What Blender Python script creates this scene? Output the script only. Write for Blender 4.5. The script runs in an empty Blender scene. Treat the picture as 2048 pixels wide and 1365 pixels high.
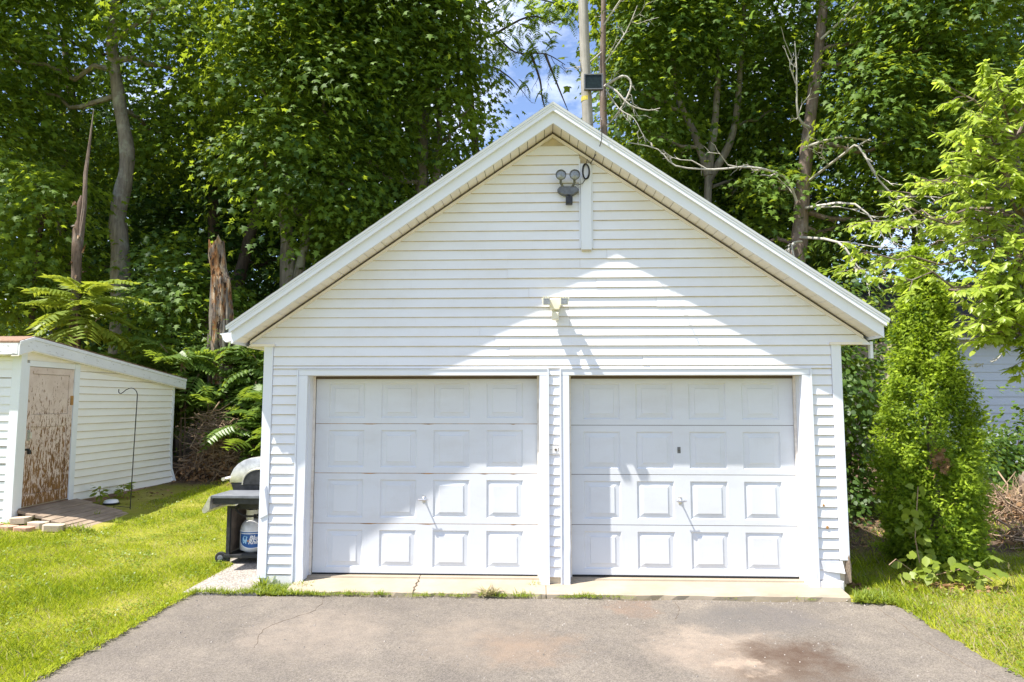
import bpy, bmesh, math, random
import numpy as np
from math import radians as R, sin, cos, pi, sqrt
from mathutils import Vector, Matrix

rnd = random.Random(7)
rng = np.random.default_rng(11)
scene = bpy.context.scene
col = scene.collection

# ------------------------------------------------------------------ camera
cam_d = bpy.data.cameras.new('camera')
cam_d.sensor_width = 36.0
cam_d.lens = 24.0
cam_d.clip_end = 500
cam_o = bpy.data.objects.new('camera', cam_d)
cam_o.location = (0, -7.4, 1.97)
cam_o.rotation_euler = (R(90 + 5.15), 0, R(2.35))
col.objects.link(cam_o)
scene.camera = cam_o

# ------------------------------------------------------------------ world and sun
SUN = Vector((-0.64, -0.31, 1.38)).normalized()
world = bpy.data.worlds.new('World')
scene.world = world
world.use_nodes = True
wn, wl = world.node_tree.nodes, world.node_tree.links
wn.clear()
w_out = wn.new('ShaderNodeOutputWorld')
w_bg = wn.new('ShaderNodeBackground')
w_bg.inputs['Strength'].default_value = 0.108
sky = wn.new('ShaderNodeTexSky')
sky.sky_type = 'NISHITA'
sky.sun_disc = False
sky.sun_elevation = math.asin(SUN.z)
sky.sun_rotation = math.atan2(SUN.x, SUN.y)
sky.dust_density = 0.9
sky.ozone_density = 2.2
w_tc = wn.new('ShaderNodeTexCoord')
w_map = wn.new('ShaderNodeMapping')
w_map.inputs['Scale'].default_value = (2.0, 2.0, 4.0)
w_map.inputs['Location'].default_value = (4.3, 0.68, 0.2)
w_noise = wn.new('ShaderNodeTexNoise')
w_noise.inputs['Scale'].default_value = 1.6
w_noise.inputs['Detail'].default_value = 7
w_noise.inputs['Roughness'].default_value = 0.62
w_ramp = wn.new('ShaderNodeValToRGB')
w_ramp.color_ramp.elements[0].position = 0.46
w_ramp.color_ramp.elements[1].position = 0.68
w_mix = wn.new('ShaderNodeMixRGB')
w_mix.inputs['Color2'].default_value = (6.6, 7.0, 8.2, 1)
wl.new(w_tc.outputs['Generated'], w_map.inputs['Vector'])
wl.new(w_map.outputs['Vector'], w_noise.inputs['Vector'])
wl.new(w_noise.outputs['Fac'], w_ramp.inputs['Fac'])
wl.new(w_ramp.outputs['Color'], w_mix.inputs['Fac'])
w_tint = wn.new('ShaderNodeMixRGB'); w_tint.blend_type = 'MULTIPLY'; w_tint.inputs['Fac'].default_value = 1.0
w_tint.inputs['Color2'].default_value = (1.02, 1.00, 1.08, 1)
wl.new(sky.outputs['Color'], w_tint.inputs['Color1'])
wl.new(w_tint.outputs['Color'], w_mix.inputs['Color1'])
wl.new(w_mix.outputs['Color'], w_bg.inputs['Color'])
wl.new(w_bg.outputs['Background'], w_out.inputs['Surface'])

sun_d = bpy.data.lights.new('sun', 'SUN')
sun_d.energy = 5.0
sun_d.angle = R(0.55)
sun_d.color = (1.0, 0.95, 0.89)
sun_o = bpy.data.objects.new('sun', sun_d)
sun_o.rotation_euler = SUN.to_track_quat('Z', 'Y').to_euler()
sun_o.location = (-20, -10, 40)
col.objects.link(sun_o)

scene.view_settings.view_transform = 'Standard'
scene.view_settings.look = 'None'
scene.view_settings.exposure = 1.17
scene.view_settings.gamma = 1.0
scene.view_settings.use_curve_mapping = False
scene.render.engine = 'CYCLES'
scene.cycles.max_bounces = 8
scene.cycles.diffuse_bounces = 4
scene.cycles.transmission_bounces = 5
scene.cycles.sample_clamp_indirect = 8
scene.cycles.use_denoising = True
scene.cycles.denoising_prefilter = 'NONE'

# ------------------------------------------------------------------ materials
class NT:
    """small wrapper for building node materials"""
    def __init__(s, name):
        s.m = bpy.data.materials.new(name)
        s.m.use_nodes = True
        s.t = s.m.node_tree
        s.t.nodes.clear()
        s.out = s.n('ShaderNodeOutputMaterial')
        s.geo = s.n('ShaderNodeNewGeometry')
        s.pos = s.geo.outputs['Position']
    def n(s, kind, **kw):
        x = s.t.nodes.new(kind)
        for k, v in kw.items():
            if k in x.inputs: x.inputs[k].default_value = v
            else: setattr(x, k, v)
        return x
    def l(s, a, b): s.t.links.new(a, b)
    def scaled(s, sc):
        m = s.n('ShaderNodeMapping')
        m.inputs['Scale'].default_value = sc if hasattr(sc, '__len__') else (sc, sc, sc)
        s.l(s.pos, m.inputs['Vector'])
        return m.outputs['Vector']
    def noise(s, sc=1.0, scale=1.0, detail=4, rough=0.6):
        x = s.n('ShaderNodeTexNoise', Scale=scale, Detail=detail, Roughness=rough)
        s.l(s.scaled(sc), x.inputs['Vector'])
        return x.outputs['Fac']
    def ramp(s, fac, stops):
        r = s.n('ShaderNodeValToRGB')
        e = r.color_ramp.elements
        while len(e) < len(stops): e.new(0.5)
        for k, (p, c) in enumerate(stops):
            e[k].position = p
            e[k].color = (*c, 1) if len(c) == 3 else c
        s.l(fac, r.inputs['Fac'])
        return r.outputs['Color']
    def mix(s, fac, a, b, mode='MIX'):
        x = s.n('ShaderNodeMixRGB', blend_type=mode)
        for k, v in ((0, fac), (1, a), (2, b)):
            if isinstance(v, (int, float)): x.inputs[k].default_value = v
            elif isinstance(v, tuple): x.inputs[k].default_value = (*v, 1)
            else: s.l(v, x.inputs[k])
        return x.outputs['Color']
    def bsdf(s, color, rough=0.6, metal=0.0, spec=0.4, bump=None, bstr=0.3, bdist=0.01):
        b = s.n('ShaderNodeBsdfPrincipled')
        for k, v in (('Base Color', color), ('Roughness', rough)):
            if isinstance(v, (int, float)): b.inputs[k].default_value = v
            elif isinstance(v, tuple): b.inputs[k].default_value = (*v, 1)
            else: s.l(v, b.inputs[k])
        b.inputs['Metallic'].default_value = metal
        b.inputs['Specular IOR Level'].default_value = spec
        if bump is not None:
            bp = s.n('ShaderNodeBump', Strength=bstr, Distance=bdist)
            s.l(bump, bp.inputs['Height'])
            s.l(bp.outputs['Normal'], b.inputs['Normal'])
        s.l(b.outputs['BSDF'], s.out.inputs['Surface'])
        s.b = b
        return s.m

def simple(name, c, rough=0.5, metal=0.0, spec=0.4, var=0.12, scale=6.0, bstr=0.0):
    t = NT(name)
    n = t.noise(1.0, scale, 5)
    lo = tuple(x * (1 - var) for x in c); hi = tuple(min(1, x * (1 + var)) for x in c)
    cc = t.ramp(n, [(0.3, lo), (0.7, hi)])
    return t.bsdf(cc, rough, metal, spec, n if bstr else None, bstr, 0.004)

def vinyl(name, c, dirt=(0.55, 0.52, 0.44), amount=0.35, scale=1.4, rough=0.42):
    t = NT(name)
    big = t.noise((1, 1, 2.2), scale, 5, 0.65)
    fine = t.noise((9, 9, 1.2), 6, 5, 0.7)
    f = t.ramp(big, [(0.45, (0, 0, 0)), (0.8, (amount,) * 3)])
    f2 = t.ramp(fine, [(0.58, (0, 0, 0)), (0.8, (amount * 0.6,) * 3)])
    a = t.mix(f, c, dirt)
    b = t.mix(f2, a, tuple(x * 0.75 for x in dirt))
    grain = t.noise((1.5, 10, 40), 10, 3)
    return t.bsdf(b, rough, 0, 0.35, grain, 0.06, 0.003)

M = {}
M['siding'] = vinyl('white_vinyl_siding', (0.755, 0.77, 0.80), (0.52, 0.46, 0.36), 0.26)
M['shed_siding'] = vinyl('bright_white_siding', (0.86, 0.85, 0.83), (0.6, 0.52, 0.4), 0.2)
M['trim'] = vinyl('white_trim_metal', (0.725, 0.755, 0.80), (0.6, 0.56, 0.5), 0.18)
M['soffit'] = vinyl('cream_soffit', (0.80, 0.75, 0.68), (0.45, 0.36, 0.24), 0.25, 3.0)
M['hem'] = simple('tan_hem_shade', (0.50, 0.41, 0.28), 0.8, var=0.25, scale=9)  # tan for the shade line painted along the board bottoms
M['gap'] = simple('dark_gap', (0.11, 0.085, 0.06), 0.9)
M['jamb'] = vinyl('aged_jamb', (0.76, 0.71, 0.63), (0.28, 0.19, 0.11), 0.45, 4.0, 0.6)
M['under'] = simple('pale_sheathing', (0.55, 0.47, 0.34), 0.8)
M['door'] = vinyl('white_door_steel', (0.635, 0.66, 0.68), (0.42, 0.38, 0.32), 0.24, 2.0, 0.42)
M['rust'] = simple('rust_stain', (0.36, 0.19, 0.06), 0.85, var=0.5, scale=14)
M['chrome'] = simple('worn_chrome', (0.62, 0.61, 0.58), 0.28, 0.9, var=0.15, scale=40)
M['grey_steel'] = simple('weathered_steel', (0.14, 0.145, 0.145), 0.45, 0.5, var=0.3, scale=25)
M['dark_metal'] = simple('dark_metal', (0.035, 0.036, 0.038), 0.45, 0.3, var=0.4, scale=20)
M['black_metal'] = simple('black_hook_metal', (0.015, 0.015, 0.016), 0.5, 0.2)
M['black_rubber'] = simple('black_rubber', (0.02, 0.02, 0.02), 0.8)
M['lens'] = simple('lamp_lens', (0.26, 0.27, 0.26), 0.2, 0.3, var=0.3, scale=60)
M['cream_plastic'] = simple('cream_plastic', (0.72, 0.69, 0.55), 0.4, var=0.06)
M['glass_dark'] = simple('dark_lamp_glass', (0.010, 0.018, 0.018), 0.35, 0, 0.2, var=0.5, scale=9)
M['white_paint_old'] = None

def old_paint(name, c, under, amount, sc=(5, 5, 5), scale=3.0, lo=0.56, hi=0.6):
    t = NT(name)
    n = t.noise(sc, scale, 8, 0.68)
    f = t.ramp(n, [(lo, (0, 0, 0)), (hi, (amount,) * 3)])
    n2 = t.noise(1, 2.0, 4)
    cc = t.ramp(n2, [(0.3, tuple(x * 0.9 for x in c)), (0.7, c)])
    k = t.mix(f, cc, under)
    inv = t.n('ShaderNodeMath', operation='SUBTRACT'); inv.inputs[0].default_value = 1.0
    t.l(f, inv.inputs[1])
    return t.bsdf(k, 0.55, 0, 0.3, inv.outputs[0], 0.35, 0.004)
M['fascia_old'] = old_paint('flaking_white_fascia', (0.72, 0.73, 0.75), (0.30, 0.28, 0.25), 0.9, (3, 3, 9), 3.0, 0.60, 0.66)

def peel_door():
    t = NT('peeling_pink_paint')
    n = t.noise((19, 19, 4.6), 2.0, 8, 0.70)
    sep = t.n('ShaderNodeSeparateXYZ'); t.l(t.pos, sep.inputs[0])
    # more paint is lost low on the door, where rain splashes it
    mr = t.n('ShaderNodeMapRange')
    mr.inputs['From Min'].default_value = 0.45; mr.inputs['From Max'].default_value = 2.3
    mr.inputs['To Min'].default_value = 0.115; mr.inputs['To Max'].default_value = -0.06
    t.l(sep.outputs['Z'], mr.inputs['Value'])
    add = t.n('ShaderNodeMath', operation='ADD'); t.l(n, add.inputs[0]); t.l(mr.outputs[0], add.inputs[1])
    f = t.ramp(add.outputs[0], [(0.545, (0, 0, 0)), (0.565, (1, 1, 1))])
    wood = t.ramp(t.noise((14, 14, 1.2), 2, 5), [(0.3, (0.13, 0.06, 0.02)), (0.7, (0.30, 0.16, 0.06))])
    pink = t.ramp(t.noise(1, 5, 5), [(0.3, (0.56, 0.44, 0.38)), (0.7, (0.68, 0.57, 0.51))])
    c = t.mix(f, pink, wood)
    inv = t.n('ShaderNodeMath', operation='SUBTRACT'); inv.inputs[0].default_value = 1.0
    t.l(f, inv.inputs[1])
    return t.bsdf(c, 0.7, 0, 0.25, inv.outputs[0], 0.5, 0.004)
M['peel'] = peel_door()

def wood(name, a, b, grain=(2, 2, 30), rough=0.85, bstr=0.5):
    t = NT(name)
    n = t.noise(grain, 1.6, 6, 0.65)
    big = t.noise(1, 3.0, 4)
    c = t.ramp(n, [(0.25, a), (0.75, b)])
    c = t.mix(t.ramp(big, [(0.4, (0, 0, 0)), (0.8, (0.45,) * 3)]), c, tuple(x * 0.6 for x in a))
    return t.bsdf(c, rough, 0, 0.2, n, bstr, 0.01)
M['pole'] = wood('weathered_pole_wood', (0.22, 0.205, 0.175), (0.42, 0.40, 0.355), (22, 22, 1.0))
M['plank'] = wood('weathered_plank', (0.17, 0.125, 0.085), (0.42, 0.33, 0.245), (30, 2, 30))
M['foundation'] = wood('reddish_sill_board', (0.16, 0.10, 0.07), (0.32, 0.22, 0.16), (3, 2, 20))
def snag_mat():
    t = NT('splintered_rotten_wood')
    n = t.noise((6, 6, 1.0), 1.6, 9, 0.75); big = t.noise((2.2, 2.2, 1.3), 1.6, 6, 0.7); ch = t.noise((9, 9, 3.0), 1.3, 4, 0.6)
    c = t.ramp(n, [(0.36, (0.03, 0.016, 0.009)), (0.47, (0.26, 0.12, 0.045)), (0.56, (0.42, 0.30, 0.18)), (0.66, (0.62, 0.54, 0.42))])
    c = t.mix(t.ramp(big, [(0.47, (0, 0, 0)), (0.53, (0.85,) * 3)]), c, t.ramp(n, [(0.35, (0.05, 0.04, 0.033)), (0.65, (0.30, 0.27, 0.23))]))
    c = t.mix(t.ramp(ch, [(0.56, (0, 0, 0)), (0.60, (0.9,) * 3)]), c, (0.02, 0.012, 0.008))
    return t.bsdf(c, 0.95, 0, 0.1, n, 1.0, 0.04)
M['snag'] = snag_mat()
M['stick'] = wood('dry_sticks', (0.20, 0.13, 0.08), (0.46, 0.34, 0.23), (3, 3, 3))
M['dead_twig'] = wood('pale_dead_wood', (0.34, 0.32, 0.27), (0.62, 0.59, 0.52), (5, 5, 5))

def bark(name, a, b, lichen=(0.30, 0.32, 0.26)):
    t = NT(name)
    n = t.noise((14, 14, 2.2), 1.0, 8, 0.7)
    c = t.ramp(n, [(0.3, a), (0.7, b)])
    p = t.noise(1, 2.5, 6, 0.7)
    c = t.mix(t.ramp(p, [(0.52, (0, 0, 0)), (0.66, (0.6,) * 3)]), c, lichen)
    return t.bsdf(c, 0.9, 0, 0.15, n, 0.9, 0.03)
M['bark'] = bark('grey_bark', (0.10, 0.088, 0.07), (0.25, 0.22, 0.18))
M['bark_dark'] = bark('dark_bark', (0.045, 0.035, 0.028), (0.13, 0.10, 0.08), (0.12, 0.11, 0.09))
M['snag_brown'] = bark('brown_splintered_bark', (0.045, 0.032, 0.024), (0.22, 0.155, 0.115), (0.24, 0.21, 0.18))
M['bark_pine'] = bark('reddish_grey_bark', (0.10, 0.075, 0.06), (0.26, 0.20, 0.165), (0.30, 0.28, 0.25))

def leaf(name, dark, light, trans, tfac=0.38, rough=0.42, spec=0.35):
    t = NT(name)
    at = t.n('ShaderNodeAttribute', attribute_name='tint')
    c = t.ramp(at.outputs['Fac'], [(0.0, dark), (1.0, light)])
    tc = t.ramp(at.outputs['Fac'], [(0.0, tuple(x * 0.6 for x in trans)), (1.0, trans)])
    b = t.n('ShaderNodeBsdfPrincipled', Roughness=rough)
    b.inputs['Specular IOR Level'].default_value = spec
    t.l(c, b.inputs['Base Color'])
    tr = t.n('ShaderNodeBsdfTranslucent')
    t.l(tc, tr.inputs['Color'])
    mx = t.n('ShaderNodeMixShader', Fac=tfac)
    t.l(b.outputs[0], mx.inputs[1]); t.l(tr.outputs[0], mx.inputs[2])
    t.l(mx.outputs[0], t.out.inputs['Surface'])
    return t.m
M['maple'] = leaf('maple_leaf', (0.018, 0.056, 0.013), (0.135, 0.225, 0.028), (0.54, 0.68, 0.04), 0.35, 0.55, 0.2)
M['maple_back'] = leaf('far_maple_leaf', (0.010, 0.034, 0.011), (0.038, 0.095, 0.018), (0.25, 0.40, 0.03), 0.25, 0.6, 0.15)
M['locust'] = leaf('light_pinnate_leaf', (0.08, 0.15, 0.025), (0.18, 0.27, 0.04), (0.50, 0.66, 0.06), 0.55)
M['sumac'] = leaf('pinnate_leaf', (0.06, 0.12, 0.022), (0.16, 0.25, 0.045), (0.42, 0.55, 0.05), 0.4)
M['cherry'] = leaf('cherry_leaf', (0.20, 0.29, 0.03), (0.40, 0.47, 0.08), (0.68, 0.84, 0.09), 0.5, 0.36, 0.45)
M['cedar'] = leaf('arborvitae_spray', (0.055, 0.12, 0.012), (0.34, 0.44, 0.03), (0.54, 0.74, 0.03), 0.36, 0.6, 0.2)
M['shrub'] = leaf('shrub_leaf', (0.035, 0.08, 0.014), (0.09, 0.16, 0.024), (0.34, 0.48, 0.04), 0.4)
M['grass'] = leaf('grass_blade', (0.12, 0.20, 0.010), (0.42, 0.44, 0.035), (0.60, 0.70, 0.03), 0.4, 0.55, 0.12)
M['drygrass'] = leaf('dry_grass_blade', (0.24, 0.21, 0.10), (0.42, 0.36, 0.20), (0.4, 0.36, 0.16), 0.3, 0.6, 0.2)
M['weed'] = leaf('weed_leaf', (0.13, 0.20, 0.02), (0.24, 0.30, 0.04), (0.5, 0.58, 0.05), 0.42)
M['deadleaf'] = leaf('dead_leaf', (0.16, 0.085, 0.04), (0.36, 0.22, 0.11), (0.3, 0.18, 0.08), 0.2, 0.7, 0.2)

def ground_mat():
    t = NT('lawn_and_forest_soil')
    sep = t.n('ShaderNodeSeparateXYZ'); t.l(t.pos, sep.inputs[0])
    n1 = t.noise(1, 1.2, 6, 0.65); n2 = t.noise(1, 14, 6, 0.7); n3 = t.noise(1, 90, 3)
    green = t.ramp(n1, [(0.32, (0.16, 0.20, 0.012)), (0.52, (0.25, 0.26, 0.025)), (0.72, (0.40, 0.35, 0.10))])
    green = t.mix(t.ramp(n2, [(0.35, (0, 0, 0)), (0.75, (0.55,) * 3)]), green, (0.26, 0.21, 0.08))
    soil = t.ramp(n2, [(0.25, (0.055, 0.038, 0.025)), (0.6, (0.13, 0.09, 0.06)), (0.85, (0.24, 0.16, 0.09))])
    wob = t.n('ShaderNodeMath', operation='MULTIPLY_ADD')
    t.l(n1, wob.inputs[0]); wob.inputs[1].default_value = 4.0; t.l(sep.outputs['Y'], wob.inputs[2])
    # the forest floor starts behind the garage; the right lot turns to litter a little sooner
    x_add = t.n('ShaderNodeMath', operation='MULTIPLY_ADD')
    sx = t.n('ShaderNodeMapRange'); sx.inputs['From Min'].default_value = 2; sx.inputs['From Max'].default_value = 4
    sx.inputs['To Min'].default_value = 0; sx.inputs['To Max'].default_value = 4.6
    t.l(sep.outputs['X'], sx.inputs['Value'])
    ad = t.n('ShaderNodeMath', operation='ADD'); t.l(wob.outputs[0], ad.inputs[0]); t.l(sx.outputs[0], ad.inputs[1])
    f = t.n('ShaderNodeMapRange'); f.inputs['From Min'].default_value = 7.6; f.inputs['From Max'].default_value = 8.8
    t.l(ad.outputs[0], f.inputs['Value'])
    c = t.mix(f.outputs[0], green, soil)
    return t.bsdf(c, 0.95, 0, 0.1, n3, 0.8, 0.02)
M['ground'] = ground_mat()

def asphalt_mat():
    t = NT('worn_asphalt')
    n1 = t.noise(1, 0.9, 6, 0.6); n2 = t.noise(1, 5, 6, 0.7)
    vor = t.n('ShaderNodeTexVoronoi', Scale=1.0); t.l(t.scaled(110), vor.inputs['Vector'])
    fine = t.noise(1, 240, 2)
    base = t.ramp(n1, [(0.3, (0.135, 0.118, 0.097)), (0.55, (0.182, 0.158, 0.128)), (0.75, (0.23, 0.198, 0.158))])
    base = t.mix(t.ramp(n2, [(0.35, (0.5,) * 3), (0.65, (0, 0, 0))]), base, (0.12, 0.105, 0.092))
    stone = t.ramp(vor.outputs['Color'], [(0.15, (0.62,) * 3), (0.85, (1.26,) * 3)])
    base = t.mix(0.8, base, stone, 'MULTIPLY')
    base = t.mix(t.ramp(fine, [(0.66, (0, 0, 0)), (0.74, (0.6,) * 3)]), base, (0.50, 0.46, 0.42))
    # dirt stains with a shape of their own: (x, y, radius, colour, amount)
    wob = t.n('ShaderNodeTexNoise', Scale=2.2, Detail=6, Roughness=0.7); t.l(t.pos, wob.inputs['Vector'])
    wsub = t.n('ShaderNodeVectorMath', operation='MULTIPLY_ADD')
    t.l(wob.outputs['Color'], wsub.inputs[0]); wsub.inputs[1].default_value = (1.1, 1.1, 0); t.l(t.pos, wsub.inputs[2])
    for (x, y, r, c, a) in ((1.45, -1.75, 0.75, (0.32, 0.255, 0.195), 0.7), (1.85, -2.1, 0.72, (0.085, 0.058, 0.04), 0.95), (2.05, -1.75, 0.45, (0.07, 0.042, 0.027), 0.9), (1.45, -1.95, 0.22, (0.38, 0.30, 0.225), 0.8),
                            (-0.5, -1.55, 0.7, (0.24, 0.195, 0.15), 0.5), (-0.1, -1.7, 0.5, (0.22, 0.15, 0.10), 0.5), (-1.9, -1.35, 0.8, (0.27, 0.222, 0.175), 0.5), (1.75, -0.85, 0.55, (0.105, 0.098, 0.092), 0.8), (2.3, -0.95, 0.4, (0.11, 0.10, 0.095), 0.7),
                            (0.9, -0.6, 0.3, (0.19, 0.12, 0.08), 0.5)):
        d = t.n('ShaderNodeVectorMath', operation='DISTANCE')
        t.l(wsub.outputs[0], d.inputs[0]); d.inputs[1].default_value = (x + 0.55, y + 0.55, 0)
        f = t.ramp(d.outputs['Value'], [(0.0, (a,) * 3), (r * 0.55, (a * 0.75,) * 3), (min(1, r), (0, 0, 0))])
        g = t.mix(1.0, f, t.ramp(n2, [(0.3, (0.35,) * 3), (0.6, (1,) * 3)]), 'MULTIPLY')
        base = t.mix(g, base, c)
    h = t.n('ShaderNodeMath', operation='ADD'); t.l(vor.outputs['Distance'], h.inputs[0]); t.l(fine, h.inputs[1])
    return t.bsdf(base, 0.9, 0, 0.25, h.outputs[0], 0.55, 0.006)
M['asphalt'] = asphalt_mat()

def concrete_mat(name, a, b, agg=0.0):
    t = NT(name)
    n1 = t.noise(1, 2.0, 7, 0.65); fine = t.noise(1, 120, 3)
    c = t.ramp(n1, [(0.3, a), (0.7, b)])
    if agg:
        vor = t.n('ShaderNodeTexVoronoi', Scale=1.0); t.l(t.scaled(75), vor.inputs['Vector'])
        c = t.mix(agg, c, t.ramp(vor.outputs['Color'], [(0.1, (0.4,) * 3), (0.9, (1.7,) * 3)]), 'MULTIPLY')
        fine = vor.outputs['Distance']
    else:
        st = t.noise((1, 6, 1), 1.4, 6, 0.7)
        c = t.mix(t.ramp(st, [(0.56, (0, 0, 0)), (0.7, (0.45,) * 3)]), c, (0.36, 0.25, 0.15))
    return t.bsdf(c, 0.9, 0, 0.2, fine, 0.4, 0.004)
M['concrete'] = concrete_mat('pale_concrete', (0.27, 0.225, 0.165), (0.38, 0.32, 0.24))
M['aggregate'] = concrete_mat('exposed_aggregate', (0.22, 0.20, 0.175), (0.30, 0.27, 0.235), 0.8)
M['brick_tan'] = concrete_mat('tan_paver', (0.42, 0.34, 0.25), (0.52, 0.43, 0.33))
M['brick_red'] = concrete_mat('red_paver', (0.42, 0.24, 0.17), (0.50, 0.31, 0.23))
M['base_white'] = concrete_mat('whitewashed_base', (0.66, 0.65, 0.62), (0.76, 0.75, 0.72))
M['shingle_grey'] = simple('grey_shingle', (0.20, 0.20, 0.205), 0.95, var=0.35, scale=40, bstr=0.4)
M['shingle_brown'] = simple('brown_shingle', (0.24, 0.15, 0.10), 0.95, var=0.35, scale=40, bstr=0.4)
M['grey_siding'] = vinyl('blue_grey_siding', (0.46, 0.51, 0.56), (0.35, 0.38, 0.4), 0.2)
M['dark_roof'] = simple('charcoal_shingle', (0.04, 0.04, 0.045), 0.9, var=0.3, scale=30)
M['stump'] = bark('stump_bark', (0.13, 0.09, 0.065), (0.30, 0.22, 0.17))
M['lid'] = simple('dull_steel_lid', (0.58, 0.56, 0.51), 0.36, 0.75, var=0.3, scale=11)
M['tank'] = simple('painted_tank', (0.62, 0.62, 0.61), 0.4, 0.1, var=0.12, scale=14)
M['tank_blue'] = simple('blue_label', (0.02, 0.10, 0.32), 0.35, var=0.1)
M['label_white'] = simple('label_white', (0.8, 0.8, 0.8), 0.4, var=0.04)
M['label_pale'] = simple('label_pale_blue', (0.35, 0.58, 0.78), 0.4, var=0.04)
M['flame'] = simple('label_orange', (0.8, 0.35, 0.03), 0.4, var=0.1)
M['shelf'] = simple('grey_shelf_plastic', (0.13, 0.14, 0.155), 0.5, var=0.2, scale=12)
M['cart_panel'] = simple('dusty_cart_panel', (0.23, 0.19, 0.155), 0.6, 0.2, var=0.35, scale=8)

# ------------------------------------------------------------------ mesh helpers
class MB:
    def __init__(s): s.v = []; s.f = []
    def add(s, vs, fs):
        o = len(s.v); s.v += [tuple(p) for p in vs]; s.f += [tuple(i + o for i in f) for f in fs]; return s
    def box(s, x0, x1, y0, y1, z0, z1):
        return s.add([(x0,y0,z0),(x1,y0,z0),(x1,y1,z0),(x0,y1,z0),(x0,y0,z1),(x1,y0,z1),(x1,y1,z1),(x0,y1,z1)],
                     [(0,3,2,1),(4,5,6,7),(0,1,5,4),(1,2,6,5),(2,3,7,6),(3,0,4,7)])
    def hexa(s, lo, hi):                       # two rings of four points
        return s.add(list(lo) + list(hi), [(0,3,2,1),(4,5,6,7),(0,1,5,4),(1,2,6,5),(2,3,7,6),(3,0,4,7)])
    def prism(s, ring, off):                   # planar ring swept by an offset
        n = len(ring); off = Vector(off)
        vs = [Vector(p) for p in ring] + [Vector(p) + off for p in ring]
        fs = [tuple(range(n)), tuple(range(2 * n - 1, n - 1, -1))]
        fs += [(i, i + n, (i + 1) % n + n, (i + 1) % n) for i in range(n)]
        return s.add(vs, fs)
    def tube(s, pts, rad, n=8, cap=True, wob=0.0):
        pts = [Vector(p) for p in pts]
        if not hasattr(rad, '__len__'): rad = [rad] * len(pts)
        o = len(s.v); ref = None
        for i, p in enumerate(pts):
            d = (pts[min(i + 1, len(pts) - 1)] - pts[max(i - 1, 0)]).normalized()
            if ref is None: ref = Vector((1, 0, 0)) if abs(d.x) < 0.8 else Vector((0, 1, 0))
            a = (ref - d * ref.dot(d)).normalized(); b = d.cross(a); ref = a
            for k in range(n):
                t = 2 * pi * k / n
                r = rad[i] * (1 + (rnd.uniform(-wob, wob) if wob else 0))
                q = p + a * (r * cos(t)) + b * (r * sin(t)); s.v.append((q.x, q.y, q.z))
        for i in range(len(pts) - 1):
            for k in range(n):
                k2 = (k + 1) % n
                s.f.append((o + i*n + k, o + i*n + k2, o + (i+1)*n + k2, o + (i+1)*n + k))
        if cap:
            s.f.append(tuple(o + k for k in range(n - 1, -1, -1)))
            s.f.append(tuple(o + (len(pts) - 1) * n + k for k in range(n)))
        return s
    def lathe(s, prof, c=(0, 0, 0), n=24, axis='z'):
        o = len(s.v)
        for (r, h) in prof:
            for k in range(n):
                t = 2 * pi * k / n
                a, b = r * cos(t), r * sin(t)
                p = (c[0]+a, c[1]+b, c[2]+h) if axis == 'z' else ((c[0]+a, c[1]+h, c[2]+b) if axis == 'y' else (c[0]+h, c[1]+a, c[2]+b))
                s.v.append(p)
        for i in range(len(prof) - 1):
            for k in range(n):
                k2 = (k + 1) % n
                s.f.append((o+i*n+k, o+i*n+k2, o+(i+1)*n+k2, o+(i+1)*n+k))
        s.f.append(tuple(o + k for k in range(n - 1, -1, -1)))
        s.f.append(tuple(o + (len(prof) - 1) * n + k for k in range(n)))
        return s
    def mesh(s, name, mat, smooth=False, bevel=0.0):
        me = bpy.data.meshes.new(name)
        me.from_pydata(s.v, [], s.f)
        bm = bmesh.new(); bm.from_mesh(me)
        bmesh.ops.recalc_face_normals(bm, faces=bm.faces)
        if bevel: bmesh.ops.bevel(bm, geom=bm.edges[:], offset=bevel, segments=2, affect='EDGES', profile=0.5)
        bm.to_mesh(me); bm.free()
        if smooth:
            me.polygons.foreach_set('use_smooth', [True] * len(me.polygons))
            me.set_sharp_from_angle(angle=R(40))
        me.materials.append(mat)
        return me
    def build(s, name, mat, parent=None, smooth=False, bevel=0.0, **kw):
        return link(name, s.mesh(name, mat, smooth, bevel), parent, **kw)

def put(o, parent):
    if parent is not None:
        o.parent = parent
        o.matrix_parent_inverse = world_of(parent).inverted()
    return o
def world_of(o):
    m = Matrix.LocRotScale(o.location, o.rotation_euler, o.scale)
    return world_of(o.parent) @ o.matrix_parent_inverse @ m if o.parent else m
def link(name, me, parent=None, loc=(0, 0, 0), rot=(0, 0, 0), label=None):
    o = bpy.data.objects.new(name, me); col.objects.link(o)
    o.location = loc; o.rotation_euler = rot
    if label: o['label'] = label
    return put(o, parent)
def tag(o, label, cat, group=None):
    o['label'] = label; o['category'] = cat
    if group: o['group'] = group
    return o
def thing(name, label, cat, loc=(0, 0, 0), group=None):
    o = bpy.data.objects.new(name, None); o.empty_display_size = 0.2
    o.location = loc; col.objects.link(o)
    return tag(o, label, cat, group)
def structure(o): o['kind'] = 'structure'; return o
def stuff(o): o['kind'] = 'stuff'; return o

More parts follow.
